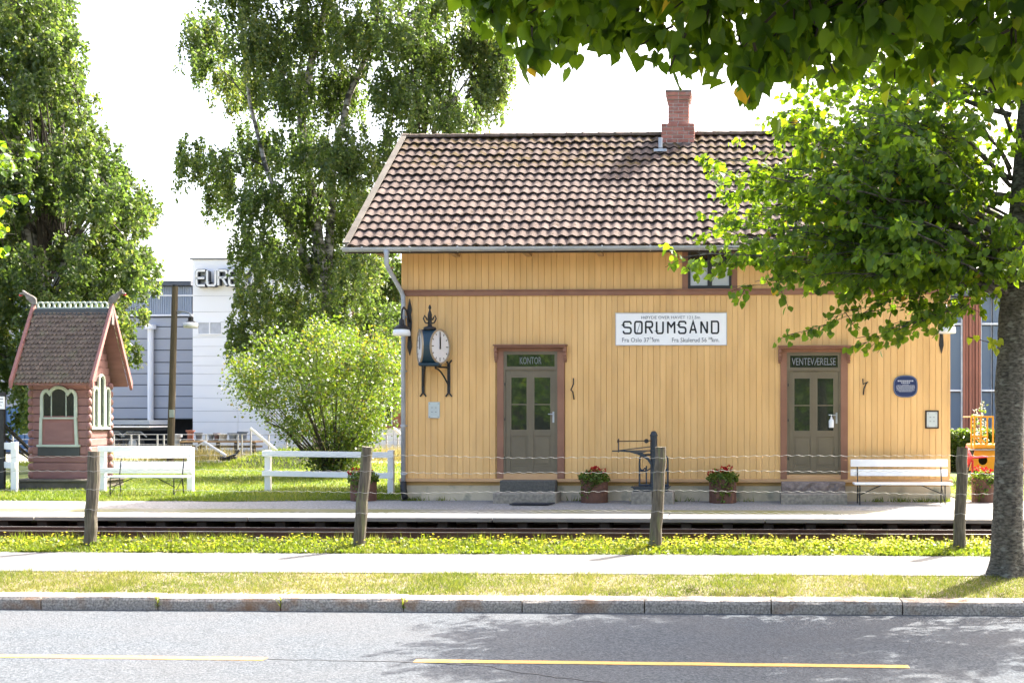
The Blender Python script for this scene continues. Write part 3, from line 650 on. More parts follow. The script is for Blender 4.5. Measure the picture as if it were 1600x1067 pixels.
for chh, (p0, p1) in zip('SØRUMSAND', L0):
    mb = MB(); x0, x1 = px2x(p0+1, SY), px2x(p1-1, SY)
    fn = lambda u, v, d: (x0+u*(x1-x0), SY-d, zb+v*(zt-zb))
    sx = x1-x0; sz = zt-zb
    fn2 = lambda u, v, d: (x0+u, SY-d, zb+v)
    for pts, cl in GL[chh]: mb.ribbon([(u*sx, v*sz) for u, v in pts], .034, fn2, .001, .004, bool(cl))
    if chh == 'Ø': mb.ribbon([(.3*sx, .05*sz), (.78*sx, .95*sz)], .008, fn2, .001, .004)
    mb.build('letter', INK, sg)
text('small_lettering', 'HØYDE OVER HAVET 121.5m', INKG, sg, P(1048,496,SY).x, P(1048,496,SY).z, SY-.004, .058, 92/80, .004)
text('small_lettering', 'Fra Oslo 37  km', INKG, sg, P(1001,531,SY).x, P(1001,531,SY).z, SY-.004, .085, 58/80, .004)
text('small_lettering', '74', INKG, sg, P(1017.5,528.5,SY).x, P(1017.5,528.5,SY).z, SY-.004, .045, 5.5/80, .004)
text('small_lettering', 'Fra Skulerud 56   km.', INKG, sg, P(1087,531,SY).x, P(1087,531,SY).z, SY-.004, .085, 74/80, .004)
text('small_lettering', '28', INKG, sg, P(1109.5,528.5,SY).x, P(1109.5,528.5,SY).z, SY-.004, .045, 6/80, .004)
# wall lamps
def lamp(px, py, side, label):
    c = P(px, py, HF-.02); o = empty('wall_lamp', (c.x, HF, c.z), label, 'lamp', 'wall lamps at the house corners')
    mb = MB(); mb.prism([(0,.52),(.035,.36),(.045,.28),(.03,.2),(.045,.05),(.03,-.2),(.045,-.45),(0,-.62),(-.045,-.45),(-.03,-.2),(-.045,.05),(-.03,.2),(-.045,.28),(-.035,.36)], lambda u, v, d: (c.x+u, HF-d, c.z+v), .002, .03)
    mb.build('wall_plate', BLK, o, bevel=.006)
    arm = MB().tube([(c.x, HF-.03, c.z+.05), (c.x, HF-.25, c.z+.26), (c.x, HF-.45, c.z+.30), (c.x, HF-.56, c.z+.24), (c.x, HF-.60, c.z+.12), (c.x, HF-.60, c.z+.02)], .018, 8)
    arm.tube([(c.x, HF-.03, c.z-.3), (c.x, HF-.12, c.z-.1), (c.x, HF-.2, c.z+.2)], .014, 6).build('lamp_arm', BLK, o, smooth=True)
    q = (c.x, HF-.60, c.z-.10)
    MB().lathe([(.03,.16),(.05,.14),(.055,.05),(.10,.03),(.15,-.02),(.15,-.035),(.03,-.035)], q, 18).build('lamp_hood', BLK, o, smooth=False)
    MB().lathe([(.11,-.035),(.155,-.05),(.168,-.10),(.168,-.16),(.150,-.165),(.02,-.15)], q, 20).build('lamp_shade', LSHADE, o, smooth=True)
lamp(640, 507, 0, 'black bracket lamp with white shade beside the station clock')
lamp(1471, 503, 1, 'black bracket lamp with white shade at the right house corner, half under leaves')
# clock
cc = P(672, 541, HF-.42); ck = empty('station_clock', (cc.x, HF, cc.z-.5), 'blue two-faced station clock on cast iron brackets, showing twelve', 'clock')
RR = .335; nR = Vector((math.sin(R(70)), -math.cos(R(70)), 0)); nL = Vector((-math.sin(R(66)), -math.cos(R(66)), 0))
cR = P(686.5, 541.5, HF-.40); cL = P(657.5, 541.5, HF-.40); K = 40
def ring(c, n, r, off=0):
    t = Vector((0,0,1)).cross(n).normalized()
    return [c+n*off+t*math.cos(2*math.pi*i/K)*r+Vector((0,0,1))*math.sin(2*math.pi*i/K)*r for i in range(K)]
mb = MB(); A = ring(cR, nR, RR); Bq = ring(cL, nL, RR)
Bm = [Bq[(K//2-i) % K] for i in range(K)]
mb.add(A+Bm, [(i, (i+1) % K, K+(i+1) % K, K+i) for i in range(K)]+[tuple(range(K)), tuple(range(2*K-1, K-1, -1))]); body = mb.build('clock_case', CLKB, ck, smooth=False)
for c, n in ((cR, nR), (cL, nL)):
    mb = MB(); a1, a2, a3, a4 = ring(c, n, RR*1.0, .002), ring(c, n, RR*1.03, .03), ring(c, n, RR*.93, .035), ring(c, n, RR*.92, .01)
    mb.add(a1+a2+a3+a4, [(j*K+i, j*K+(i+1) % K, (j+1)*K+(i+1) % K, (j+1)*K+i) for j in range(3) for i in range(K)]); mb.build('clock_rim', BRASS, ck)
    mb = MB(); mb.add(ring(c, n, RR*.93, .012)+[c+n*.012], [(i, (i+1) % K, K) for i in range(K)]); fc_ = mb.build('clock_face', DIAL, ck, fix=False)
    t = Vector((0,0,1)).cross(n).normalized()
    for h in range(12):
        d = t*math.sin(2*math.pi*h/12)+Vector((0,0,1))*math.cos(2*math.pi*h/12)
        l = .075 if h % 3 == 0 else .045
        MB().bar(c+n*.015+d*(RR*.86-l), c+n*.015+d*RR*.86, .018, .004, n).build('hour_mark', INK, fc_)
    MB().bar(c+n*.02-Vector((0,0,.05)), c+n*.02+Vector((0,0,RR*.83)), .024, .004, n).build('minute_hand', INK, fc_)
    MB().bar(c+n*.026-Vector((0,0,.05)), c+n*.026+Vector((0,0,RR*.55)), .036, .004, n).build('hour_hand', INK, fc_)
top = Vector((cc.x, cc.y-.02, cc.z+RR)); tb = MB().lathe([(.13,-.03),(.12,.03),(.05,.05),(.035,.09),(.055,.11),(.03,.14),(.02,.20),(.045,.26),(.03,.32),(.012,.37),(.03,.40),(.025,.43),(.004,.47)], top, 12)
for s in (-1, 1):
    for ax in (0, 1):
        f = lambda u, v: top+Vector((u*s if ax == 0 else 0, 0 if ax == 0 else u*s, v))
        tb.tube([f(.02,.10), f(.09,.12), f(.125,.20), f(.10,.26), f(.075,.22), f(.05,.17)], .014, 6)
tb.build('clock_finial', BLK, ck, smooth=True)
bz = cc.z-RR
MB().box(cc.x-.2, cc.x+.2, cc.y-.14, cc.y+.14, bz-.05, bz+.02).build('clock_seat', CLKB, ck, bevel=.02)
for px in (661, 701):
    q = P(px, 572, HF-.03); br = MB(); X_ = q.x; zt_ = P(px, 565, HF).z; zb_ = P(px, 617, HF).z
    br.box(X_-.028, X_+.028, HF-.035, HF-.001, zb_+.05, zt_-.05)
    for zz, s in ((zt_-.06, 1), (zb_+.06, -1)):
        for d in (-1, 1): br.tube([(X_, HF-.02, zz), (X_+d*.03, HF-.02, zz+s*.05), (X_+d*.06, HF-.02, zz+s*.09)], .016, 6)
    tx = cc.x+(-.1 if px < 680 else .1)
    br.tube([(X_, HF-.03, bz-.06), (tx, cc.y, bz-.06)], .02, 6)
    pts = []
    for i in range(8): t = i/7; pts.append((X_+(tx-X_)*t, HF-.03+(cc.y-HF+.03)*t, bz-.42+.33*math.sin(t*math.pi/2)))
    br.tube(pts, .016, 6).build('clock_bracket', BLK, ck)
# plates and hooks
def plate(px0, px1, py0, py1, m, label, frame=None):
    a, b = P(px0, py0, HF-.02), P(px1, py1, HF-.02); o = empty('wall_plate_notice', ((a.x+b.x)/2, HF, b.z), label, 'plate')
    if frame:
        MB().box(a.x-.03, b.x+.03, HF-.025, HF-.0015, b.z-.03, a.z+.03).build('plate_frame', frame, o, bevel=.005)
    MB().box(a.x, b.x, HF-.032, HF-.0265 if frame else HF-.0015, b.z, a.z).build('plate_face', m, o, bevel=.003)
    w_, h_ = b.x-a.x, a.z-b.z; rv = MB()
    for u, v in ((.12,.9),(.88,.9),(.12,.08),(.88,.08)): rv.box(a.x+u*w_-.008, a.x+u*w_+.008, HF-.036, HF-.0322, b.z+v*h_-.008, b.z+v*h_+.008)
    for u, v in ((.33,.65),(.67,.65),(.33,.38),(.67,.38)): rv.box(a.x+u*w_-.016, a.x+u*w_+.016, HF-.036, HF-.0322, b.z+v*h_-.005, b.z+v*h_+.005)
    rv.build('plate_screw', mat('plate_screw_grey', (.2,.2,.2)), o)
plate(669.5, 687, 628, 653, PLATE, 'small unframed pale green plate on yellow wall below the clock')
plate(1448, 1464.5, 643.5, 667, PLATE, 'small pale plate in a dark frame on the wall above the bench', mat('dark_wood_frame', (.045,.03,.022)))
for pts, lab in (([(896,591),(896,600),(892,609),(895,612),(897,624)], 'black iron wall hook right of the KONTOR door'), ([(1348,592),(1348.5,600),(1356,597),(1353,600),(1350,607),(1349,617)], 'black iron wall hook right of the VENTEVÆRELSE door')):
    o = MB().tube([P(x, y, HF-.05-.03*math.sin(i)) for i, (x, y) in enumerate(pts)], .013, 6)
    o.tube([P(*pts[2], HF-.06), P(*pts[2], HF-.0)], .012, 6)
    tag(o.build('wall_hook', BLK, base=P(*pts[2], HF), smooth=True), lab, 'hook')
# oval blue plaque
c = P(1415, 603.5, HF-.03); o = empty('wall_plaque', (c.x, HF, c.z), 'rounded dark blue enamel plaque with white lines of text', 'plaque')
def sup(w_, h_, n=40, e=.72): return [(w_*math.copysign(abs(math.cos(2*math.pi*i/n))**e, math.cos(2*math.pi*i/n)), h_*math.copysign(abs(math.sin(2*math.pi*i/n))**e, math.sin(2*math.pi*i/n))) for i in range(n)]
fnp = lambda u, v, d: (c.x+u, HF-d, c.z+v)
MB().prism(sup(.235,.215), fnp, .0015, .022).build('plaque_body', PLQ, o)
rg = mat('plaque_rim_pale', (.30,.33,.42)); lt = mat('plaque_white_text', (.55,.57,.62))
MB().ribbon(sup(.222,.202), .008, fnp, .0225, .026, True).build('plaque_rim', rg, o)
ln = MB()
for k, (v, wd, th) in enumerate(((.105,.30,.024),(.07,.17,.02),(.035,.12,.008),(.018,.34,.008),(.001,.36,.008),(-.016,.35,.008),(-.033,.36,.008),(-.05,.33,.008),(-.067,.35,.008),(-.084,.30,.008),(-.101,.24,.008))):
    x = -wd/2
    while x < wd/2:
        l = random.uniform(.012,.045); ln.prism([(x,v-th/2),(min(x+l,wd/2),v-th/2),(min(x+l,wd/2),v+th/2),(x,v+th/2)], fnp, .0225, .0245); x += l+.008
ln.build('plaque_text_lines', lt, o)
# hand sanitiser bottle on the second door
q = P(1299, 668, HF-.05); o = empty('sanitiser_bottle', q, 'white pump bottle hanging on the VENTEVÆRELSE door', 'bottle')
MB().lathe([(.045,0),(.05,.01),(.05,.13),(.035,.16),(.018,.17)], q, 12, 1, .6).build('bottle_body', WHT, o, smooth=True)
MB().lathe([(.02,.17),(.02,.2),(.008,.21),(.008,.25)], q, 8).bar(q+Vector((.01,0,.25)), q+Vector((-.05,0,.245)), .02, .014).build('pump_head', WHT, o)
# planters
def planter(px0, px1, py0, py1, Y, label, seed, drape=.25):
    a, b = P(px0, py1, Y), P(px1, py0, Y); cx = (a.x+b.x)/2; r = (b.x-a.x)/2; h = b.z+.0; o = empty('flower_planter', (cx, Y, 0), label, 'planter', 'rusty steel planters with red flowers')
    MB().lathe([(r*.98,-.01),(r,.02),(r,h-.01),(r*1.0,h),(r*.93,h),(r*.93,h-.06)], (cx, Y, 0), 24).build('pot', RUST, o, smooth=False)
    n = 420; g = np.random.default_rng(seed)
    th = g.random(n)*2*math.pi; rr = np.sqrt(g.random(n))*r*1.12
    Pn = np.c_[cx+rr*np.cos(th), Y+rr*np.sin(th), h+.02+g.random(n)*.16*(1-(rr/r/1.3)**2)]
    m_ = 200; tt = g.normal(-1.4, .9, m_); ll = g.random(m_)**1.6*h*.95*np.exp(-((tt+1.4+.3*seed % 1)/.8)**2)
    Pd = np.c_[cx+np.cos(tt)*r*1.05, Y+np.sin(tt)*r*1.05-.01, h-ll]
    Pn = np.vstack([Pn, Pd]); n = len(Pn); T = g.normal(0, 1, (n,3)); T[:,2] -= .2; Nn = g.normal(0, 1, (n,3)); Nn[:,2] += 1
    leaf_mesh('foliage', Pn, T, Nn, .055*(.6+.8*g.random(n)), 'diamond', IVY, o, v=g.random(n))
    sm = MB(); heads = []
    for k in range(6):
        t = g.random()*2*math.pi; q = Vector((cx+math.cos(t)*r*g.random()*1.05, Y+math.sin(t)*r*.6, h+.10+g.random()*.13)); sm.tube([(cx, Y, h), tuple(q)], .006, 4)
        d = g.normal(0,1,(24,3)); d /= np.linalg.norm(d, axis=1, keepdims=True)
        leaf_mesh('flower_head', np.array(q)+d*np.array((.05,.045,.03)), d, g.normal(0,1,(24,3)), .045, 'diamond', RFLW, o, W=.055, v=g.random(24))
    sm.build('flower_stems', IVY, o)['kind'] = 'stuff'
planter(907.5, 950, 748, 785, 23.2, 'rusty planter with red geraniums between KONTOR door and the scale', 3)
planter(1108, 1150.5, 748, 787, 23.2, 'rusty planter with trailing ivy right of the weighing scale', 4)
planter(548, 588, 748, 783, 23.5, 'rusty planter with red flowers on grass by the white fence', 5)
planter(1518, 1560, 748, 788, 23.6, 'rusty planter with red flowers right of the house behind the tree trunk', 6)
# weighing scale
WY = 23.0; q = lambda px, py, dy=0: P(px, py, WY+dy)
zp = q(1020,767).z; o = empty('weighing_scale', (q(1020,767).x, WY, 0), 'dark blue cast iron platform scale with long beam on stone block', 'scale')
a, b = q(988,767), q(1053,789); MB().box(a.x, (a.x+b.x)/2-.006, WY-.25, WY+.3, -.02, zp).box((a.x+b.x)/2+.006, b.x, WY-.25, WY+.3, -.02, zp).build('stone_base', STONE, o, bevel=.015)
a, b = q(990.5,759), q(1044.5,766.5)
bs = MB().prism([(a.x,zp+.001),(b.x,zp+.001),(b.x-.03,q(0,761).z),(b.x+.01,q(0,759.6).z),(b.x+.04,q(0,758).z),(b.x+.04,q(0,757).z),(a.x-.05,q(0,757).z),(a.x-.05,q(0,758).z),(a.x,q(0,759.6).z),(a.x+.01,q(0,761).z)], lambda u, v, d: (u, d, v), WY-.2, WY+.22).build('iron_base', BLUE, o, bevel=.006)
zc = q(0,757).z
a = q(1021.5, 757); pil = MB().lathe([(.085,0),(.085,.04),(.068,.06),(.066,q(0,716).z-zc),(.07,q(0,712).z-zc),(.068,q(0,705).z-zc),(.068,q(0,681).z-zc),(.078,q(0,680.5).z-zc),(.078,q(0,679).z-zc),(.066,q(0,678).z-zc),(.055,q(0,675).z-zc),(.03,q(0,673).z-zc),(.003,q(0,672.6).z-zc)], (a.x, WY, zc), 18)
pil.build('pillar', BLUE, o)
fr = MB()
for s in (-1, 1):
    L = lambda u, v: (a.x+u*s, WY-.02, v)
    zt_ = q(0,709).z
    fr.tube([L(.27,zc), L(.27,zt_-.12), L(.262,zt_-.05), L(.22,zt_-.01), L(.17,zt_), L(.02,zt_)], .018, 8)
    zm = q(0,732).z
    fr.tube([L(.27,zm+.05), L(.245,zm), L(.20,zm-.005), L(.165,zm+.035), L(.15,zm), L(.14,zm-.02)], .017, 6)
    fr.tube([L(.27,zm-.025), L(.14,zm-.025), L(.07,zm+.02), L(.03,zm+.02)], .014, 6)
    fr.tube([L(.14,zc), L(.14,zm+.075)], .016, 6)
fr.tube([(a.x-.29, WY-.02, zc+.02), (a.x+.29, WY-.02, zc+.02)], .022, 6)
fr.build('side_frame', BLUE, o)
bm2 = MB()
z1_ = q(0,702.8).z; z2_ = q(0,688.5).z
bm2.bar((q(957,0).x, WY-.08, q(0,703.3).z), (a.x, WY-.08, z1_), .022, .024).bar((q(968,0).x, WY-.08, z1_+.005), (a.x-.04, WY-.08, q(0,696.5).z), .018, .018)
bm2.prism([(q(968,0).x, q(0,704).z),(q(985,0).x, q(0,705.3).z),(q(998,0).x, q(0,709).z),(q(1012,0).x, q(0,717).z),(a.x-.03, q(0,728).z),(a.x-.03, q(0,722).z),(q(1014,0).x, q(0,713).z),(q(1005,0).x, q(0,706.5).z),(q(1012,0).x,q(0,704.4).z)], lambda u, v, d: (u, d, v), WY-.09, WY-.06)
bm2.tube([(q(967,0).x, WY-.08, z1_-.03), (q(967.3,0).x, WY-.08, z2_+.05)], .012, 6)
bm2.build('beam_bracket', BLUE, o)
MB().bar((q(965.5,0).x, WY-.08, z2_), (a.x-.03, WY-.08, z2_+.012), .014, .02).lathe([(.008,-.03),(.02,-.02),(.02,.02),(.008,.03)], (q(966.5,0).x, WY-.08, z2_), 8).build('weighing_beam', mat('dark_brass_beam', (.06,.035,.025), rough=.5, metal=.3), o)
MB().prism(sup(.042,.042,16,1), lambda u, v, d: (q(1010.5,0).x+u, d, z2_+.006+v), WY-.11, WY-.05).build('poise_weight', BLK, o)
# benches
def bench(x0, x1, ys, zs, Yf, label, white, legdx):
    """ys: slat depths, zs: pairs"""
    o = empty('park_bench', ((x0+x1)/2, Yf, 0), label, 'bench', 'white slatted benches by the platform')
    sz, s1, s2 = zs
    for (z0, z1) in (s1, s2): MB().box(x0, x1, Yf+.50, Yf+.53, z0, z1).build('back_slat', white, o, bevel=.006)
    for k in range(3): MB().box(x0+.03, x1+.02, Yf+.04+k*.15, Yf+.17+k*.15, sz-.035, sz).build('seat_slat', white, o, bevel=.006)
    for x, s in ((x0+legdx, 1), (x1-legdx, -1)):
        f = MB(); f.tube([(x, Yf+.06, 0), (x, Yf+.06, sz-.045), (x, Yf+.48, sz-.045)], .013, 6); f.tube([(x, Yf+.52, 0), (x, Yf+.44, sz-.045)], .013, 6)
        f.tube([(x, Yf+.44, sz-.045), (x, Yf+.545, s2[1]-.02)], .011, 6); f.tube([(x, Yf+.06, .02), (x, Yf+.46, sz-.06)], .008, 5)
        f.tube([(x, Yf+.10, sz*.45), (x+s*.42, Yf+.2, sz-.042), (x+s*.5, Yf+.2, sz-.042)], .01, 6)
        f.build('leg', BLK, o)
BY = 22.65; Z = lambda py, Y: py2z(py, Y, 1400)
bench(px2x(1329, BY+.5), px2x(1481, BY+.5), None, (Z(755, BY), (Z(743.5, BY+.5), Z(733, BY+.5)), (Z(729, BY+.5), Z(717.5, BY+.5))), BY, 'long white slatted bench against the yellow wall near VENTEVÆRELSE', WHT, .13)
BY = 24.6; Z = lambda py, Y: py2z(py, Y, 230)
bench(px2x(158, BY), px2x(300, BY)-.25, None, (Z(744, BY), (Z(731, BY+.5), Z(721, BY+.5)), (Z(715.5, BY+.5), Z(706, BY+.5))), BY, 'white slatted bench on the lawn beside the red kiosk', WHT, .16)
# white rail fences
def rail_fence(posts, rails, label, Y=26.6):
    a = posts[0]; o = empty('rail_fence', (a[0], a[1], 0), label, 'fence', 'low white rail fences')
    for (x, y, h) in posts: MB().box(x-.065, x+.065, y-.05, y+.05, -.05, h).build('post', WHT, o, bevel=.008)
    for (p0, p1, z, hh) in rails: MB().bar((*p0, z), (*p1, z), .04, hh).build('rail', WHT, o, bevel=.005)
Y = 26.4; zf = lambda py, px=500: py2z(py, Y, px)
xa, xb = px2x(419, Y), px2x(611, 25.3)
rail_fence([(xa, Y, zf(703)), (xb, 25.3, py2z(703, 25.3, 611))], [((xa-.1, Y-.075), (xb+.08, 25.225), (zf(709.5)+py2z(709.5,25.3,611))/2, .125), ((xa-.1, Y-.075), (xb+.08, 25.225), (zf(741)+py2z(741,25.3,611))/2, .12)], 'white two-rail fence between the house corner and the lawn')
Y = 26.2; xa, xb = px2x(161, Y), px2x(298, Y)
rail_fence([(xa, Y, zf(700)), (xb, Y, zf(699))], [((xa-.08, Y-.075), (xb+.05, Y-.075), zf(701.5), .13), ((xa-.08, Y-.075), (xb+.05, Y-.075), zf(735.5), .12)], 'white two-rail fence behind the lawn bench beside the kiosk')
xa, xb = px2x(23, 26), px2x(-120, 31)
rail_fence([(xa, 26, py2z(690,26,23)), (xb, 31, 1.05)], [((xa+.05, 25.93), (xb, 30.93), py2z(697,26,23), .15), ((xa+.05, 25.93), (xb, 30.93), py2z(727,26,23), .14)], 'white two-rail fence at the left edge beyond the kiosk')
# wire fence in the meadow strip
wf = empty('wire_fence', (P(558,853,18.6).x, 18.6, -.4), 'low fence of four leaning grey wooden posts and wavy wires along the track', 'fence')
PS = []
for (bx, tx, ty) in ((140,147,705), (559,574,698), (1022,1033,698), (1498,1504,699), (-330,-325,702), (1975,1980,702)):
    a = Vector((px2x(bx, 18.62), 18.62, -.5)); b = P(tx, ty, 18.62); pts = []; rad = []
    for i in range(9): t = i/8; pts.append(a.lerp(b, t)+Vector((random.uniform(-.012,.012), random.uniform(-.01,.01), 0))); rad.append(.098-.012*t+random.uniform(-.004,.004))
    MB().tube(pts, rad, 12).build('fence_post', POSTW, wf, smooth=False); PS.append((a, b))
for k, (py, lo) in enumerate(((713,0),(737,0),(768,0),(800,0))):
    pts = []; x = px2x(-340, 18.5); x1 = px2x(1985, 18.5); z = py2z(py, 18.5, 800)
    i = 0
    while x < x1:
        pts.append((x, 18.51, z+.008*math.sin(x*2*math.pi/.165)+.02*math.sin(x*.7+k)+.008*math.sin(x*2.3+k*2))); x += .165/6
    MB().tube(pts, .0025, 4, cap=False).build('fence_wire', WIRE, wf)
# ------------------------------------------------------------------ log kiosk
KF, KB = 27.0, 28.0
kx0, kx1 = px2x(47.5, KF), px2x(137, KF); kz = lambda py, Y=KF: py2z(py, Y, 95)
kk = empty('log_kiosk', ((kx0+kx1)/2, 27.5, 0), 'small red log kiosk with steep shingle roof and dragon-head gables', 'kiosk')
nl = 12; z0 = kz(748); z1 = kz(596); lh = (z1-z0)/nl
MB().box(kx0+.05, kx1-.05, KF+.07, KB-.07, z0, z1).build('core_wall', mat('log_gap_dark', (.06,.03,.027)), kk)
def logmesh(L, nseg=6):
    mb = MB(); prof = [(-.5,.05),(-.49,.008),(-.42,0),(.42,0),(.49,.008),(.5,.05)]
    mb.prism(prof, lambda u, v, d: (d, v, u), -.5, .5); return shared('log', mb, KRED)
lm = logmesh(1)
for k in range(nl):
    zc_ = z0+(k+.5)*lh
    o = link('log', lm, kk, ((kx0+kx1)/2+random.uniform(-.006,.006), KF+random.uniform(0,.004), zc_)); o.scale = (kx1-kx0+.02, 1, lh*.955)
    o = link('log', lm, kk, (kx1, (KF+KB)/2, zc_)); o.rotation_euler = (0,0,R(90)); o.scale = (KB-KF, 1, lh*.955)
    MB().lathe([(.03,-lh*.47),(.055,-lh*.3),(.065,0),(.055,lh*.3),(.03,lh*.47)], (kx1+.005, KF+.045, zc_), 10).build('log_end', KRED, kk, smooth=True)
    MB().lathe([(.03,-lh*.47),(.06,-lh*.3),(.07,0),(.06,lh*.3),(.03,lh*.47)], (kx0+.0, KF+.03, zc_), 10).build('log_end', KRED, kk, smooth=True)
    MB().lathe([(.04,-lh*.47),(.075,-lh*.3),(.085,0),(.075,lh*.3),(.04,lh*.47)], (kx1+.0, KB-.03, zc_), 10).build('log_end', KRED, kk, smooth=True)
MB().box(kx0-.32, kx1+.30, KF-.28, KB+.2, z0-.06, z0-.002).box(kx0-.27, kx1+.25, KF-.24, KB+.15, .02, z0-.061).build('plinth', PLINTH, kk, bevel=.01)
MB().box(kx0-.15, kx1+.15, KF-.15, KB+.1, -.05, .019).build('foundation_stone', STONE, kk)
# gable roof: ridge along x
ef, rm, ebk = 26.62, 27.43, 28.24; rx0, rx1 = px2x(20, ef), px2x(146, ef)
ez, rzk = py2z(598, ef, 95), py2z(484, rm, 110); ks = (rzk-ez)/(rm-ef); kang = math.atan(ks)
rk = MB().prism([(ef,ez-.05),(rm,rzk-.1),(ebk,ez-.05),(ebk,ez),(rm,rzk-.03),(ef,ez)], lambda u, v, d: (d, u, v), rx0+.03, rx1-.03).build('roof', KRED, kk)
MB().prism([(KF+.05,z1-.02),(KB-.05,z1-.02),(rm,rzk-.2)], lambda u, v, d: (d, u, v), kx0+.03, kx1).build('gable_wall', KRED, kk)
for k in range(8):
    zz = z1+k*.17; hw = (1-(zz-z1)/(rzk-z1))*.5-.04
    if hw > .05: MB().box(kx1+.001, kx1+.02, 27.5-hw, 27.5+hw, zz+.008, zz+.165).build('gable_board', KRED, kk)
sh = MB(); rows = 17; cols = 19; sl_ = math.hypot(rm-ef, rzk-ez); cw = (rx1-rx0-.04)/cols; kca, ksa = math.cos(kang), math.sin(kang)
for r in range(rows):
    for c in range(-1, cols+1):
        x = rx0+.02+(c+.5*(r % 2)+.5)*cw; hwid = cw*.49
        if x-hwid < rx0 or x+hwid > rx1: continue
        s0 = -.03+r*sl_/rows; l = sl_/rows*1.5; t = .022+random.uniform(-.004,.005)
        pr = [(-hwid,l),(-hwid,.055),(-hwid*.6,.015),(0,0),(hwid*.6,.015),(hwid,.055),(hwid,l)]
        T_ = lambda u, v, d: (x+u, ef+(s0+v)*kca-(d+.03*(1-v/l))*ksa, ez+(s0+v)*ksa+(d+.03*(1-v/l))*kca)
        sh.prism(pr, T_, 0, t)
o = sh.build('roof_shingles', SHING, rk); o['kind'] = 'stuff'
MB().prism([(rm-.1,rzk-.14),(rm+.1,rzk-.14),(rm+.06,rzk+.02),(rm-.06,rzk+.02)], lambda u, v, d: (d, u, v), rx0+.06, rx1-.06).build('ridge_board', SLATE, rk)
n = 13; wd_ = (rx1-rx0-.22)/n
for k in range(n):
    x = rx0+.11+(k+.5)*wd_
    mb = MB(); mb.ribbon(sup(wd_*.55,.075,18,1), .035, lambda u, v, d: (x+u, rm+d, rzk+.10+v), -.02+.012*(k % 2), .01+.012*(k % 2), True); mb.build('ridge_ring', KGRN, rk)
MB().box(rx0+.09, rx1-.09, rm-.016, rm+.016, rzk+.02, rzk+.06).build('ridge_rail', KGRN, rk)
for xa, sg_ in ((rx0, -1), (rx1, 1)):
    for e_ in (ef-.06, ebk+.06):
        s = 1 if e_ < rm else -1
        MB().prism([(e_-.03*s, ez-.13),(rm, rzk-.0),(rm, rzk+.17),(e_-.05*s, ez+.05)], lambda u, v, d: (d, u, v), xa-.035, xa+.035).build('verge_board', KTRIM, rk, bevel=.006)
    MB().box(xa-.03, xa+.03, rm-.05, rm+.05, rzk-.35, rzk+.1).build('gable_finial', OLDW, rk)
    pts = [(0,0),(.02,.22),(.10,.30),(.22,.37),(.33,.45),(.40,.52),(.44,.50),(.40,.44),(.52,.40),(.50,.34),(.38,.36),(.33,.30),(.30,.20),(.20,.08),(.10,-.02)]
    dh = MB().prism([(u*.8, v*.66) for u, v in pts], lambda u, v, d: (xa+(u-.08)*sg_, rm+d, rzk+.12+v), -.035, .035).build('dragon_head', OLDW, rk, bevel=.015)
    MB().prism([(.42,.31),(.53,.35),(.50,.29)], lambda u, v, d: (xa+(u*.8-.08)*sg_, rm+d, rzk+.12+v*.68), -.015, .015).build('dragon_tongue', REDP, dh)
# front window with three-lobed head, panel and slate strip below
fnk = lambda u, v, d: (u, KF-d, v)
wx = lambda px: px2x(px, KF-.03); wz_ = lambda py: py2z(py, KF-.03, 95)
cxw = wx(91.5)
def lobed(px0, px1, pt, pb, shoulder):
    a, b, t, bt, s = wx(px0), wx(px1), wz_(pt), wz_(pb), wz_(shoulder); c = (a+b)/2; w3 = (b-a)/4
    pts = [(a, bt), (a, s)]+[(a+w3*.55-w3*.55*math.cos(x), s+w3*.8*math.sin(x)) for x in np.linspace(0.1, math.pi*.55, 5)]
    pts += [(c-w3*1.15*math.cos(x), (t-w3*1.1)+w3*1.1*math.sin(x)) for x in np.linspace(.35, math.pi-.35, 9)]
    pts += [(b-w3*.55+w3*.55*math.cos(x), s+w3*.8*math.sin(x)) for x in np.linspace(math.pi*.55, .1, 5)]+[(b, s), (b, bt)]
    return pts
kw = MB().prism([(wx(62),wz_(696)),(wx(121),wz_(696)),(wx(119),wz_(650)),(wx(64),wz_(650))], fnk, .002, .02).build('window_panel', KTRIM, kk)
MB().prism(lobed(66, 117, 606, 652, 622), fnk, .004, .012).build('pane', GLASS, kw)
MB().ribbon(lobed(65, 118, 605, 652, 621), .075, fnk, .003, .04, False).build('window_frame', KGRN, kw, bevel=.006)
for u0, u1 in ((61.5,65),(118,121.5)): MB().prism([(wx(u0)-.01,wz_(696)),(wx(u0+4),wz_(696)),(wx(u0+4.5 if u0 < 90 else u0+1.5),wz_(652)),(wx(u0+.5 if u0 < 90 else u0-2.5),wz_(652))], fnk, .003, .04).build('window_jamb', KGRN, kw)
MB().box(wx(64), wx(119), KF-.05, KF-.003, wz_(654.5), wz_(652)).build('window_sill', KGRN, kw)
MB().box(wx(58), wx(125), KF-.06, KF-.003, wz_(698), wz_(694.5)).build('window_ledge', KGRN, kw)
MB().box(wx(70), wx(114), KF-.03, KF-.021, wz_(690), wz_(660)).build('inset_panel', KRED, kw, bevel=.006)
MB().box(wx(58.5), wx(124), KF-.025, KF-.002, wz_(712), wz_(698.5)).build('slate_panel', SLATE, kw)
for px in (80, 103): MB().box(wx(px)-.008, wx(px)+.008, KF-.03, KF-.0125, wz_(651), wz_(613)).build('glazing_bar', KGRN, kw)
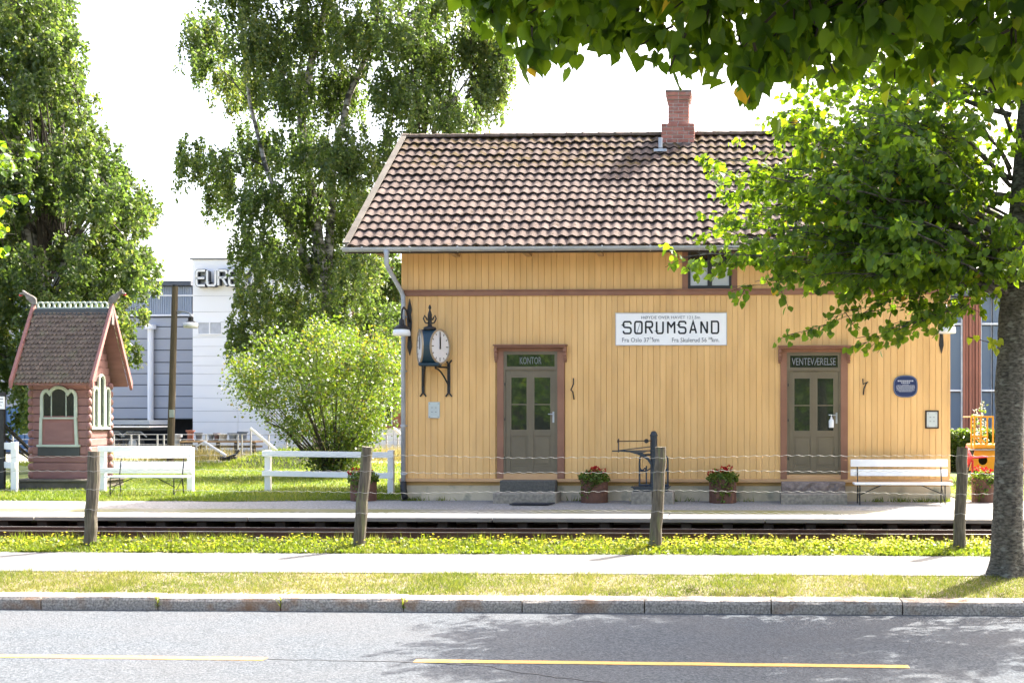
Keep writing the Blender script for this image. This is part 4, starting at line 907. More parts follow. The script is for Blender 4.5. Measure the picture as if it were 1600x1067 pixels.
# side window: three lancets
fns = lambda u, v, d: (kx1+d, u, v)
sw = None
zb_ = py2z(664, 27.3, 150); zt_ = py2z(585, 27.3, 150)
def lancet(y0, y1, z0_, z1_): return [(y0,z0_),(y0,z1_-(y1-y0)*.6)]+[((y0+y1)/2-(y1-y0)/2*math.cos(x), z1_-(y1-y0)*.6+(y1-y0)*.6*math.sin(x)) for x in np.linspace(.2, math.pi-.2, 7)]+[(y1,z1_-(y1-y0)*.6),(y1,z0_)]
sw = MB().box(kx1+.002, kx1+.06, 27.10, 27.93, zb_-.10, zb_-.045).build('side_window_sill', KGRN, kk)
MB().box(kx1+.004, kx1+.02, 27.16, 27.88, zb_-.05, zt_-.35).build('side_window_back', KGRN, sw)
for y0, y1, zt2 in ((27.16,27.36,zt_-.30),(27.40,27.64,zt_),(27.68,27.88,zt_-.30)):
    MB().prism(lancet(y0, y1, zb_, zt2), fns, .021, .026).build('pane', GLASS, sw)
    MB().ribbon(lancet(y0, y1, zb_-.02, zt2), .05, fns, .0205, .07).build('lancet_frame', KGRN, sw)
# notice post at the left edge
q = P(4, 766, 26.4); o = empty('notice_post', (q.x, 26.4, 0), 'dark post carrying a white notice at the left edge', 'sign')
MB().box(q.x-.05, q.x+.05, 26.36, 26.44, -.05, py2z(616,26.4,4)).box(q.x-.5, q.x+.09, 26.35, 26.39, py2z(620,26.4,4), py2z(613,26.4,4)).build('post', BLK, o)
MB().box(q.x-.48, q.x+.08, 26.33, 26.36, py2z(639,26.4,4), py2z(619.5,26.4,4)).build('notice_board', WHT, o)
MB().box(q.x-.44, q.x+.05, 26.327, 26.3295, py2z(624,26.4,4), py2z(622.5,26.4,4)).box(q.x-.44, q.x+.05, 26.327, 26.3295, py2z(629,26.4,4), py2z(628,26.4,4)).box(q.x-.44, q.x+.02, 26.327, 26.3295, py2z(634,26.4,4), py2z(633,26.4,4)).build('notice_lines', INKG, o)
# lamp pole
LY = 42.0; a = P(266, 722, LY); b = P(273.5, 448, LY); o = empty('lamp_pole', (a.x, LY, 0), 'brown wooden pole with a white-shaded lamp before the grey hall', 'lamp post')
MB().tube([(a.x, LY, -.1), a.lerp(b, .3), a.lerp(b, .7), b], [.125,.12,.108,.098], 10).build('pole', POLEW, o)
MB().lathe([(.1,0),(.1,.06)], b, 10).build('pole_cap', BLK, o)
q0, q1 = P(276, 484, LY), P(298, 491, LY)
MB().tube([P(272,486,LY), P(285,486.5,LY), P(296,489,LY), P(298,493,LY), P(298,497,LY)], .03, 6).tube([P(272,494,LY), P(284,487,LY)], .02, 5).build('lamp_arm', STEEL, o)
q = P(298, 500, LY); MB().lathe([(.06,.12),(.09,.1),(.09,-.02),(.16,-.06),(.16,-.08)], q, 12).build('lamp_hood', BLK, o)
MB().lathe([(.15,-.08),(.24,-.1),(.26,-.2),(.24,-.28),(.05,-.28)], q, 16).build('lamp_shade', LSHADE, o, smooth=True)
MB().box(a.x+.03, a.x+.2, LY-.14, LY-.12, P(0,652,LY).z, P(0,640,LY).z).build('pole_label', PLATE, o)

# ------------------------------------------------------------------ halls and offices behind
HY = 66.0; hz = lambda py: py2z(py, HY, 240); hx = lambda px: px2x(px, HY)
gh = empty('grey_hall', (hx(220), HY, 0), 'grey clad industrial hall with corrugated upper band behind the kiosk', 'building')
MB().box(hx(-260), hx(302), HY+.06, HY+20, hz(655), hz(441)).build('hall_core', HALLD, gh)
MB().box(hx(-260), hx(175), HY+.06, HY+20, -.1, hz(655)).build('hall_base', HALLG, gh)
MB().box(hx(-262), hx(302), HY-.3, HY+.2, hz(447), hz(440)).build('roof_edge', HALLD, gh)
for i in range(9):
    xa, xb = hx(-260+i*62.2), hx(-260+(i+1)*62.2); mb = MB(); n = 18
    for k in range(n): u = xa+(xb-xa)*k/n; mb.box(u+.01, u+(xb-xa)/n*.62, HY-.02, HY+.05, hz(491), hz(448)); 
    mb.box(xa, xb-.02, HY+.02, HY+.055, hz(491), hz(448)); mb.build('corrugated_sheet', HALLB, gh)
MB().box(hx(-260), hx(302), HY-.12, HY+.05, hz(494), hz(491.5)).box(hx(-260), hx(302), HY-.05, HY+.02, hz(463), hz(461)).build('ledge', HALLW, gh)
lines = [496,510.5,529,547,566,583.5,601,619,637,654]
for t, u in zip(lines[:-1], lines[1:]):
    for (p0, p1) in ((-260,-70),(-70,110),(110,302)): MB().box(hx(p0)+.02, hx(p1)-.02, HY, HY+.05, hz(u)+.02, hz(t)-.03).build('cladding_panel', HALLG, gh)
MB().tube([(hx(238),HY-.2,hz(512)),(hx(238),HY-.2,hz(656))], .16, 10).lathe([(.3,-.1),(.3,.15)], (hx(238),HY-.2,hz(512)), 10).build('hall_downpipe', HALLW, gh)
MB().box(hx(175), hx(302), HY+2.5, HY+3, -.1, hz(655)).build('loading_bay', mat('dark_bay', (.03,.03,.035)), gh)
WY_ = 62.0; wzz = lambda py: py2z(py, WY_, 380); wxx = lambda px: px2x(px, WY_)
wh = empty('white_hall', (wxx(400), WY_, 0), 'tall white clad block with large EUREKA letters behind the birch', 'building')
MB().box(wxx(302), wxx(548), WY_+.05, WY_+16, -.1, wzz(405)).build('hall_core', mat('pale_joint', (.42,.43,.46)), wh)
ln_ = [405,462,487,503,513,527,541,556.5,571,584,602,622,642,659,680,706]
cuts = [301,372,460,548]
for t, u in zip(ln_[:-1], ln_[1:]):
    for p0, p1 in zip(cuts[:-1], cuts[1:]):
        if u > 660: cc_ = [(p0, p1)]
        else: cc_ = [(p0, p1)]
        for a_, b_ in cc_: MB().box(wxx(a_)+.008, wxx(b_)-.008, WY_, WY_+.045, wzz(u)+.008, wzz(t)-.008).build('cladding_panel', HALLW, wh)
MB().box(wxx(300)-.1, wxx(549), WY_-.08, WY_+.3, wzz(405), wzz(403.5)).build('roof_edge', HALLD, wh)
win = MB().box(wxx(309), wxx(345), WY_-.05, WY_-.002, wzz(523), wzz(521)).box(wxx(309), wxx(310.5), WY_-.05, WY_-.002, wzz(521), wzz(504)).box(wxx(327), wxx(329), WY_-.05, WY_-.002, wzz(521), wzz(504)).box(wxx(309), wxx(345), WY_-.05, WY_-.002, wzz(504), wzz(502.5)).build('window_frame', HALLW, wh)
for a_, b_ in ((310.5,327),(329,345)): MB().box(wxx(a_), wxx(b_), WY_-.02, WY_-.003, wzz(521), wzz(504)).build('pane', mat('curtained_window', (.52,.53,.58), rough=.3), win)
for chh, (p0, p1) in zip('EUREKA', ((311.5,324.5),(328,341),(345.5,358.5),(362.5,375.5),(379.5,392),(396,409))):
    zt_, zb_ = wzz(424), wzz(447); x0, x1 = wxx(p0), wxx(p1); sx, sz = x1-x0, zt_-zb_
    for d0, d1, m_, wd_, nm in ((.05,.34,HALLD,.165,'letter_side'),(.341,.36,WHT,.105,'letter_face')):
        mb = MB()
        for pts, cl in GL[chh]: mb.ribbon([(u*sx, v*sz) for u, v in pts], wd_, lambda u, v, d: (x0+u, WY_-d, zb_+v), d0, d1, bool(cl))
        mb.build(nm, m_, wh)
OY = 58.0; ozz = lambda py: py2z(py, OY, 590); oxx = lambda px: px2x(px, OY)
of = empty('brick_office', (oxx(590), OY, 0), 'low white walled office with brick pillars glimpsed left of the station', 'building')
MB().box(oxx(549), oxx(700), OY+.08, OY+10, -.1, ozz(410)).build('wall', BRKW, of)
for k in range(5):
    p0 = 549+k*22; MB().box(oxx(p0)+.01, oxx(p0+22)-.01, OY, OY+.075, -.1, ozz(668.5)).build('white_panel', HALLW, of)
MB().box(oxx(549), oxx(660), OY-.1, OY+.07, ozz(668), ozz(665.5)).build('ledge', BRN, of)
for (a_, b_) in ((560,574),(575.5,587.5),(589,600),(601.5,611)):
    for t, u in ((664,590),(588,520),(518,450)):
        g = MB().box(oxx(a_), oxx(b_), OY+.03, OY+.075, ozz(t), ozz(u)).build('pane', GLASS, of); MB().box(oxx(b_), oxx(b_)+.05, OY, OY+.075, ozz(t), ozz(u)).build('mullion', OWH, g)
# office with glass strips and red cladding at the right
RY = 52.0; rzz = lambda py: py2z(py, RY, 1540); rxx = lambda px: px2x(px, RY)
ro = empty('glass_office', (rxx(1540), RY, 0), 'office block of tall glass strips and rust red cladding behind the hedge', 'building')
MB().box(rxx(1440), rxx(1760), RY+.3, RY+14, -.1, rzz(425)).build('wall', OBK, ro)
for (a_, b_) in ((1440,1502),(1534,1549.5),(1551.5,1590),(1592,1640)):
    for (t, u) in ((692,612),(610,508),(506,463)):
        MB().box(rxx(a_), rxx(b_), RY+.1, RY+.15, rzz(t)+.03, rzz(u)-.03).build('pane', OGL, ro)
    MB().box(rxx(b_), rxx(b_)+.06, RY+.02, RY+.2, rzz(692), rzz(463)).box(rxx(a_)-.06, rxx(a_), RY+.02, RY+.2, rzz(692), rzz(463)).build('mullion', OWH, ro)
for (t, u) in ((611.5,608.5),(507.5,504.5),(693,691)): MB().box(rxx(1440), rxx(1502), RY+.0, RY+.19, rzz(t), rzz(u)).box(rxx(1534), rxx(1640), RY+.0, RY+.19, rzz(t), rzz(u)).build('transom', OWH, ro)
for k in range(6):
    p0 = 1504+k*4.9; MB().box(rxx(p0)+.015, rxx(p0+4.9)-.015, RY-.05+.05*(k % 2), RY+.2, rzz(692), rzz(455)).build('cladding_board', OBR, ro)
MB().box(rxx(1430), rxx(1780), RY-.2, RY+.3, rzz(463), rzz(425)).build('fascia', HALLD, ro)
for chh, p0, p1 in (('W',1532.5,1547),('K',1560,1571)):
    x0, x1 = rxx(p0), rxx(p1); zt_, zb_ = rzz(435.5), rzz(446.5); mb = MB()
    for pts, cl in GL[chh]: mb.ribbon([(u*(x1-x0), v*(zt_-zb_)) for u, v in pts], .09, lambda u, v, d: (x0+u, RY-d, zb_+v), .205, .26)
    mb.build('fascia_letter', WHT, ro)

# ------------------------------------------------------------------ yard things, far left
YY = 54.0; yz = lambda py: py2z(py, YY, 340); yx = lambda px: px2x(px, YY)
sh_ = empty('pallet_rack', (yx(345), YY, 0), 'low timber rack along the white hall carrying iron fittings', 'rack')
MB().box(yx(288), yx(405), YY-.5, YY+.5, yz(691), yz(688.5)).build('rack_top', mat('rack_timber', (.30,.20,.10)), sh_)
MB().box(yx(288), yx(405), YY-.4, YY+.4, yz(699), yz(696)).build('rack_shelf', mat('rack_timber_dark', (.12,.085,.05)), sh_)
for px in (290, 318, 346, 374, 402): MB().box(yx(px)-.06, yx(px)+.06, YY-.45, YY-.3, 0, yz(691)).build('leg', SLEEP, sh_)
cols_ = [(297.5,689,672,.20,(.25,.09,.06),'reddish flanged iron fitting, leftmost large one on the rack'),(311,689,676,.20,(.07,.08,.10),'squat dark flanged fitting second on the rack'),(330,689,677.5,.16,(.15,.18,.22),'small grey-blue pipe fitting mid rack'),(338.5,689,676.5,.16,(.12,.07,.06),'dark brown flanged fitting mid rack'),(348.5,689,677.5,.24,(.42,.40,.36),'pale cream bucket-shaped fitting on the rack'),(364,689,676,.24,(.20,.23,.26),'grey drum-shaped fitting on the rack'),(379.5,689,674,.25,(.11,.14,.19),'blue-grey flanged drum, rightmost on the rack'),(277,689,678,.22,(.30,.31,.33),'pale grey bucket left of the rack behind the pole')]
for px, pb, pt, r, c, lab in cols_:
    q = Vector((yx(px), YY, yz(688.4))); h = yz(pt)-q.z; m_ = mat('fitting_paint', c, rough=.7)
    if px < 285: q.z = 0; h = yz(pt)
    o = empty('iron_fitting', q, lab, 'fitting', 'iron fittings on the yard rack')
    MB().lathe([(r*.85,0),(r*.85,h*.08),(r*.62,h*.16),(r*.75,h*.85)], q, 14).build('drum', m_, o); MB().lathe([(r,h*.851),(r,h),(r*.7,h)], q, 14).build('flange', m_, o)
# trailer with a light deck stripe
tr_ = empty('flatbed_trailer', (yx(213), 58, 0), 'dark low flatbed trailer with pale deck parked by the grey hall', 'trailer')
tx = lambda px: px2x(px, 58); tz = lambda py: py2z(py, 58, 210)
MB().box(tx(168), tx(248), 57, 59.2, tz(667.5), tz(665)).build('deck', WHT, tr_); MB().box(tx(168), tx(248), 57.05, 59.2, tz(663), tz(656)).build('cover', HALLB, tr_)
MB().box(tx(172), tx(246), 57.3, 59, tz(672), tz(668)).build('chassis', BLK, tr_)
for px in (188, 222):
    w_ = MB().prism(sup(.42,.42,18,1), lambda u, v, d: (tx(px)+u, d, .45+v), 57.1, 57.4).build('wheel', BLK, tr_); MB().prism(sup(.2,.2,14,1), lambda u, v, d: (tx(px)+u, d, .45+v), 57.06, 57.1).build('hub', STEEL, w_)
    MB().tube([(tx(px)-.62,57.2,.75),(tx(px)-.35,57.2,.98),(tx(px)+.35,57.2,.98),(tx(px)+.62,57.2,.75)], .04, 5).build('mudguard', STEEL, tr_)
for px in (181, 205, 231): MB().box(tx(px)-.04, tx(px)+.04, 57.06, 57.14, tz(667), tz(663)).build('stanchion', BLK, tr_)
# wire mesh fence with braces
FY = 50.0; ff = empty('yard_fence', (px2x(300, FY), FY, 0), 'thin galvanised post and wire fence across the far yard', 'fence')
for px in (-60,-20,20,178,205,217,246,256,322,372,378,392,420,448,470,500,530,560,604,622,650): MB().tube([(px2x(px,FY),FY,-.05),(px2x(px,FY),FY,py2z(669 if px == 392 else 679,FY,px))], .035, 6).build('fence_post', STEEL, ff)
for k, py in enumerate((679,687,695,703,711)): MB().tube([(px2x(-80,FY),FY-.04,py2z(py,FY)),(px2x(660,FY),FY-.04,py2z(py,FY))], .012, 4).build('fence_wire', STEEL, ff)
for (x0, y0, x1, y1) in ((391,669,432,704),(614,668,640,690)): MB().tube([P(x0,y0,FY-.1), P(x1,y1,FY-.1)], .06, 6).build('brace', WHT, ff)
# point lever
q = P(352, 715, 46.5); o = empty('point_lever', (q.x, 46.5, 0), 'white weighted points lever with black fittings in the far grass', 'lever')
MB().tube([P(319,690,46.5), P(353,712,46.5)], .055, 6).tube([P(319,690,46.5), P(306,698,46.5)], .03, 5).build('lever_bar', WHT, o)
MB().box(q.x-.12, q.x+.45, 46.4, 46.6, 0, .14).tube([q+Vector((.1,0,0)), q+Vector((.4,0,.12)), q+Vector((.55,0,.3))], .05, 6).lathe([(.1,0),(.17,.05),(.17,.12),(.1,.16)], q+Vector((-.05,-.1,-.1)), 10).build('lever_stand', BLK, o)
# blue container glimpsed at the left edge
q = px2x(14, 56); o = empty('blue_container', (q, 56, 0), 'blue ribbed container far behind the left white fence', 'container'); mb = MB()
for k in range(16): mb.box(q-1.8+k*.22, q-1.8+k*.22+.14, 55.95, 56.02, .1, 2.1)
mb.box(q-1.85, q+1.75, 56.0, 58.2, .05, 2.2).build('container_body', mat('container_blue', (.06,.14,.30), rough=.6), o)
# yellow rail trolley right of the house, with a red funnel
VY = 30.0; vx = lambda px: px2x(px, VY); vz = lambda py: py2z(py, VY, 1540)
o = empty('rail_trolley', (vx(1560), VY, 0), 'yellow rail trolley with tubular railing and round side hole', 'rail vehicle')
pts = [(vx(1514),vz(735)),(vx(1640),vz(735)),(vx(1640),vz(704)),(vx(1523),vz(704))]; hc, hr = (vx(1536), vz(719)), .115
bd_ = MB(); ph = [(hc[0]+hr*math.cos(-x), hc[1]+hr*math.sin(-x)) for x in np.linspace(0, 2*math.pi, 17)[:-1]]
bm = bmesh.new(); vo = [bm.verts.new((u, VY, v)) for u, v in pts]; vi = [bm.verts.new((u, VY, v)) for u, v in ph]
eo = [bm.edges.new((vo[i], vo[(i+1) % 4])) for i in range(4)]; ei = [bm.edges.new((vi[i], vi[(i+1) % 16])) for i in range(16)]
bmesh.ops.triangle_fill(bm, edges=eo+ei, use_beauty=True)
r0 = bmesh.ops.extrude_face_region(bm, geom=bm.faces[:]); bmesh.ops.translate(bm, vec=(0,.04,0), verts=[g for g in r0['geom'] if isinstance(g, bmesh.types.BMVert)])
bmesh.ops.translate(bm, vec=-WL[o], verts=bm.verts); bmesh.ops.recalc_face_normals(bm, faces=bm.faces)
me = bpy.data.meshes.new('side_panel'); bm.to_mesh(me); bm.free(); me.materials.append(VYEL); link('side_panel', me, o, WL[o])
MB().box(vx(1524), vx(1640), VY+.3, VY+1.3, vz(734), vz(704)).build('tank', mat('dark_interior', (.02,.018,.015)), o)
MB().box(vx(1518), vx(1645), VY-.05, VY+1.35, vz(703.5), vz(701.5)).build('deck_plate', STEEL, o)
MB().box(vx(1524), vx(1645), VY+.05, VY+1.2, vz(701), vz(694)).build('deck_beam', VYEL, o, bevel=.02)
rl_ = MB()
for px in (1519, 1524, 1534, 1544, 1553): rl_.tube([(vx(px),VY+.1,vz(702)),(vx(px),VY+.1,vz(651))], .022, 6)
for py in (651, 682): rl_.tube([(vx(1519),VY+.1,vz(py)),(vx(1553 if py < 660 else 1544),VY+.1,vz(py))], .024, 6)
rl_.tube([(vx(1519),VY+.1,vz(651)),(vx(1519),VY+1.1,vz(651)),(vx(1553),VY+1.1,vz(651)),(vx(1553),VY+.1,vz(651))], .022, 6)
rl_.tube([(vx(1526),VY+.1,vz(684)),(vx(1536),VY+.1,vz(695))], .022, 6).tube([(vx(1532),VY+.1,vz(683)),(vx(1543),VY+.1,vz(695))], .022, 6).build('railing', VYEL, o)
for px in (1528, 1615):
    w_ = MB().prism(sup(.19,.19,20,1), lambda u, v, d: (vx(px)+u, d, .19+v), VY+.05, VY+.13).build('wheel', BLK, o); MB().prism(sup(.09,.09,14,1), lambda u, v, d: (vx(px)+u, d, .19+v), VY+.02, VY+.049).build('wheel_hub', RUST, w_)
q = P(1513, 715, VY-.5); o = MB(); n = 16; vs = []
for r, d in ((.02,0),(.24,.12),(.22,.13),(.02,.02)):
    for k in range(n): aa = 2*math.pi*k/n; vs.append((q.x+.1-d*1.2, VY-.5+math.cos(aa)*r, q.z+math.sin(aa)*r*1.25))
o.add(vs, [(j*n+k, j*n+(k+1) % n, (j+1)*n+(k+1) % n, (j+1)*n+k) for j in range(3) for k in range(n)])
o.tube([(q.x+.08,VY-.5,q.z),(q.x+.5,VY-.3,q.z+.02)], .03, 6).tube([(q.x+.1,VY-.5,q.z-.05),(q.x+.1,VY-.5,0)], .03, 6)
tag(o.build('red_funnel', REDP, base=(q.x, VY-.5, 0)), 'red cone shaped funnel on a short stand left of the yellow trolley', 'funnel')
# ------------------------------------------------------------------ trees and plants
def bez(a, b, c, n): return [((1-t)**2*a+2*t*(1-t)*b+t*t*c) for t in np.linspace(0, 1, n)]
def lime_tree(name, label, base, trunk, tips, starts, size, nsub, nleaf, seed, sub=(.35,1.0), tfrom=.3, group=None, spread=.55, bark=None, shape='lime'):
    g = np.random.default_rng(seed); o = empty(name, base, label, 'tree', group)
    zs = np.array([p_[2] for p_, r in trunk]); zz = np.linspace(zs[0], zs[-1], 110); tk = MB(); vs = []; K = 28
    xi = np.interp(zz, zs, [p_[0] for p_, r in trunk]); yi = np.interp(zz, zs, [p_[1] for p_, r in trunk]); ri = np.interp(zz, zs, [r for p_, r in trunk])
    for i in range(110):
        for k in range(K):
            a = 2*math.pi*k/K; root = .16*max(0, 1-(zz[i]-zs[0])/.55)*math.cos(a*5+seed)
            rr = ri[i]*(1+root+.03*math.sin(a*3+zz[i]*1.3)+.02*math.sin(a*7-zz[i]*3)+g.normal(0,.016))
            vs.append((xi[i]+math.cos(a)*rr, yi[i]+math.sin(a)*rr, zz[i]))
    tk.add(vs, [(i*K+k, i*K+(k+1) % K, (i+1)*K+(k+1) % K, (i+1)*K+k) for i in range(109) for k in range(K)]).build('trunk', bark or BARK, o, smooth=True)
    br = MB(); tw_ = MB(); LP, LT, LN, LS, LV = [], [], [], [], []
    for tip in tips:
        tip = np.array(tip, float); s = np.array(starts(tip), float); d = tip-s; L_ = np.linalg.norm(d)
        lr = .013 if g.random() < .2 else .0035
        mid = (s+tip)/2+np.array((g.normal(0,.12), g.normal(0,.12), .10*L_+g.normal(0,.08)))
        pts = bez(s, mid, tip, 9); pts = [p_+(g.normal(0,.03,3)*L_*.2 if 0 < i < 8 else 0) for i, p_ in enumerate(pts)]
        i0 = 0 if lr > .01 else 4
        i1 = 7 if shape == 'limefine' else 9
        br.tube(pts[i0:i1], [max(.004, lr*L_*(1-i/8.5)**1.1) for i in range(i0, i1)], 6)
        tone = g.normal(0,.12)
        for k in range(nsub):
            t = tfrom+(1-tfrom)*(k+g.random())/nsub; f = t*8; i = min(7, int(f)); p0 = pts[i]*(1-(f-i))+pts[i+1]*(f-i)
            dm = (pts[i+1]-pts[i]); dm = dm/np.linalg.norm(dm)
            rv = g.normal(0,1,3); rv[2] *= .55; dirn = dm*.7+rv*spread+np.array((0,0,-.12)); dirn /= np.linalg.norm(dirn)
            l = (sub[0]+(sub[1]-sub[0])*g.random())*(1.15-.65*t)
            p1 = p0+dirn*l+np.array((0,0,-.10*l)); tw_.tube([tuple(p0), tuple(p0+dirn*l*.5), tuple(p1)], [.007,.005,.003], 3, cap=False)
            m_ = nleaf; tt = g.random(m_)**.8; pp = p0+np.outer(tt, p1-p0)+g.normal(0,.035,(m_,3))
            T = dirn*.5+g.normal(0,.55,(m_,3))+np.array((0,0,-.75)); Nn = g.normal(0,.8,(m_,3))+np.array((0,-.25,.75))
            LP.append(pp); LT.append(T); LN.append(Nn); LS.append(size*(.6+.6*g.random(m_))); LV.append(np.clip(g.beta(2.2,2.2,m_)*.93+tone, 0, .96))
    P_ = np.vstack(LP); v = np.concatenate(LV); yl = g.random(len(v)) < .004; v[yl] = 1
    br.build('limbs', BARK, o, smooth=True)['kind'] = 'stuff'; tw_.build('twigs', TWIG, o)['kind'] = 'stuff'
    leaf_mesh('crown', P_, np.vstack(LT), np.vstack(LN), np.concatenate(LS), shape, LIME, o, v=v)
    return o
# the street lime at the right
TB = P(1574, 893, 16.35); TB.z = -.47
tr = [(Vector((TB.x-.02, 16.35, -.62)), .33), (Vector((TB.x, 16.35, -.44)), .27), (Vector((TB.x+.01, 16.35, -.25)), .225), (P(1575,790,16.35), .195)]
for px, py, r in ((1576,720,.19),(1577,650,.187),(1578,600,.20),(1580,560,.185),(1582,500,.185),(1586,440,.172),(1591,360,.14),(1597,250,.11),(1604,120,.08),(1610,-20,.05),(1612,-160,.02)): tr.append((P(px, py, 16.35), r))
poly = [(1085,400),(1115,330),(1110,262),(1150,235),(1195,190),(1215,130),(1260,60),(1310,-60),(1400,-200),(1600,-300),(1850,-250),(2000,-50),(2050,200),(2000,400),(1800,470),(1690,490),(1610,430),(1500,430),(1420,480),(1300,470),(1225,480),(1170,440),(1120,435)]
g0 = np.random.default_rng(5); tips = []
for (px, py, Y) in ((1046,404,15.7),(1095,250,15.9),(1104,268,16.3),(1122,345,15.5),(1135,300,16.6),(1105,378,16.4),(1140,448,15.8),(1180,440,15.3),(1236,522,15.6),(1290,500,15.4),(1345,540,15.5),(1392,520,15.2),(1420,505,16.0),(1235,110,16.5),(1205,170,16.2),(1270,60,16.4),(1060,410,15.9),(1090,395,15.6),(1530,420,15.6),(1480,425,15.3)): tips.append(P(px, py, Y))
pp = np.vstack([sample_poly(poly, 230), sample_poly([(1130,255),(1200,195),(1300,150),(1450,200),(1450,420),(1250,450),(1130,400)], 105)])
for px, py in pp:
    if px > 1410: py = min(py, 395)
    w_ = max(.25, 1-((px-1580)/560)**2)**.5; Y = 16.35+(g0.random()*2-1)*2.3*w_; tips.append(P(px, py, Y))
def st_lime(tip):
    zz = np.clip(tip[2]-.25-.75*g0.random()*abs(tip[0]-TB.x)**.6, 3.25, 7.2); return (TB.x+.05, 16.35, zz)
lime_tree('lime_tree', 'broad lime tree with thick grey trunk on the roadside verge', (TB.x, 16.35, -.47), tr, tips, st_lime, .096, 10, 10, 21, sub=(.3,.85), group='roadside lime trees')
# its water shoot on the trunk
q = P(1546, 540, 16.1); tw2 = [P(1560,560,16.2), P(1546,535,16.1), P(1520,528,16.0), P(1512,527,16.0)]
MB().tube([P(1572,545,16.3)]+tw2[1:], .006, 4).build('shoot', TWIG, bpy.data.objects['lime_tree'])
sp = np.array([tuple(P(x, y, 16.0)) for x, y in ((1514,527),(1525,524),(1545,527),(1552,530),(1556,536),(1550,540),(1556,545),(1548,535),(1560,530))])
leaf_mesh('shoot_leaves', sp, np.array([(.2,-.3,-.7)]*9)+g0.normal(0,.3,(9,3)), np.array([(.3,-1,.4)]*9)+g0.normal(0,.2,(9,3)), .10, 'lime', LIME, bpy.data.objects['lime_tree'], v=np.full(9,.965))
# neighbour lime whose tips enter at the left edge
LB = Vector((px2x(-290, 16.4), 16.4, -.47)); trl = [(Vector((LB.x, 16.4, -.6)), .3), (Vector((LB.x, 16.4, 0)), .21), (Vector((LB.x, 16.4, 2.2)), .18), (Vector((LB.x, 16.4, 4.5)), .12), (Vector((LB.x, 16.4, 7)), .03)]
tips = [P(x, y, 16.2+.1*k) for k, (x, y) in enumerate(((46,228),(52,250),(40,300),(30,318),(26,366),(8,372),(30,270),(12,330),(0,215),(-10,280),(5,255),(15,350),(20,240)))]
for px, py in sample_poly([(-20,190),(0,370),(-150,450),(-500,420),(-560,100),(-330,-100),(-100,0)], 60): tips.append(P(px, py, 16.4+(g0.random()*2-1)*1.8))
lime_tree('lime_tree', 'leafy lime branch tips reaching in at the left edge', tuple(LB), trl, tips, lambda t: (LB.x, 16.4, float(np.clip(t[2]-.3-.5*g0.random(), 2.2, 6))), .105, 6, 9, 22, sub=(.2,.5), group='roadside lime trees')
# the lime beside the photographer, hanging over the top of the view
NB = Vector((3.4, 2.6, -.6)); trn = [(NB, .3), (NB+Vector((0,0,.4)), .22), (NB+Vector((0,0,2.8)), .18), (NB+Vector((-.1,.1,4.5)), .12), (NB+Vector((-.2,.2,7)), .03)]
low = [(735,30),(755,48),(775,20),(790,92),(815,100),(850,78),(870,92),(900,70),(935,60),(962,95),(985,70),(1010,105),(1060,118),(1085,80),(1115,100),(1150,160),(1185,150),(1215,110),(1250,130),(1280,115),(1330,100),(1380,125),(1410,140),(1450,120),(1500,110),(1540,150),(1580,150),(1620,170),(1720,190)]
polyn = low+[(1760,-260),(1000,-260),(760,-120)]
tips = [P(px, py-28, 4.5+.5*g0.random()) for px, py in low]
for px, py in sample_poly(polyn, 150): tips.append(P(px, py-32, 4.1+1.5*g0.random()))
def st_near(t): return (t[0]+.35+.25*g0.random(), t[1]-.1+.2*g0.random(), max(3.45, t[2]+.28+.3*g0.random()))
near = lime_tree('lime_tree', 'dark overhanging lime branches across the upper right corner', tuple(NB), trn, tips, st_near, .070, 4, 12, 23, sub=(.10,.26), tfrom=.4, shape='limefine', group='roadside lime trees')
lb = MB()
for k, (px0, py0, px1, py1) in enumerate(((700,-70,1900,-110),(900,-110,1900,-180),(1100,-30,1900,-60))):
    a, b = P(px0, py0, 4.6+.2*k), Vector((3.3, 2.7, 3.2+.4*k)); lb.tube([a, P((px0+px1)/2, (py0+py1)/2-10, 4.8), b], [.012,.04,.09], 8)
lb.build('main_limbs', BARK, near)['kind'] = 'stuff'
n = 42000; Yn = 3+g0.random(n)*5.6; Zn = 1.75+.375*Yn+g0.random(n)**1.4*(7.4-1.75-.375*Yn); Xn = -1.6+g0.random(n)*7; k = (Xn > -1.5+.25*(Yn-3)) & (((Xn-2.4)/4.2)**2+((Yn-5)/4.2)**2+((Zn-4.6)/3.2)**2 < 1.2); Pn = np.c_[Xn, Yn, Zn][k]; n = len(Pn)
leaf_mesh('upper_crown', Pn, g0.normal(0,.6,(n,3))+np.array((0,0,-.6)), g0.normal(0,.7,(n,3))+np.array((0,0,.8)), .11, 'lime', LIME, near, v=np.clip(g0.beta(2,2,n), 0, .95))

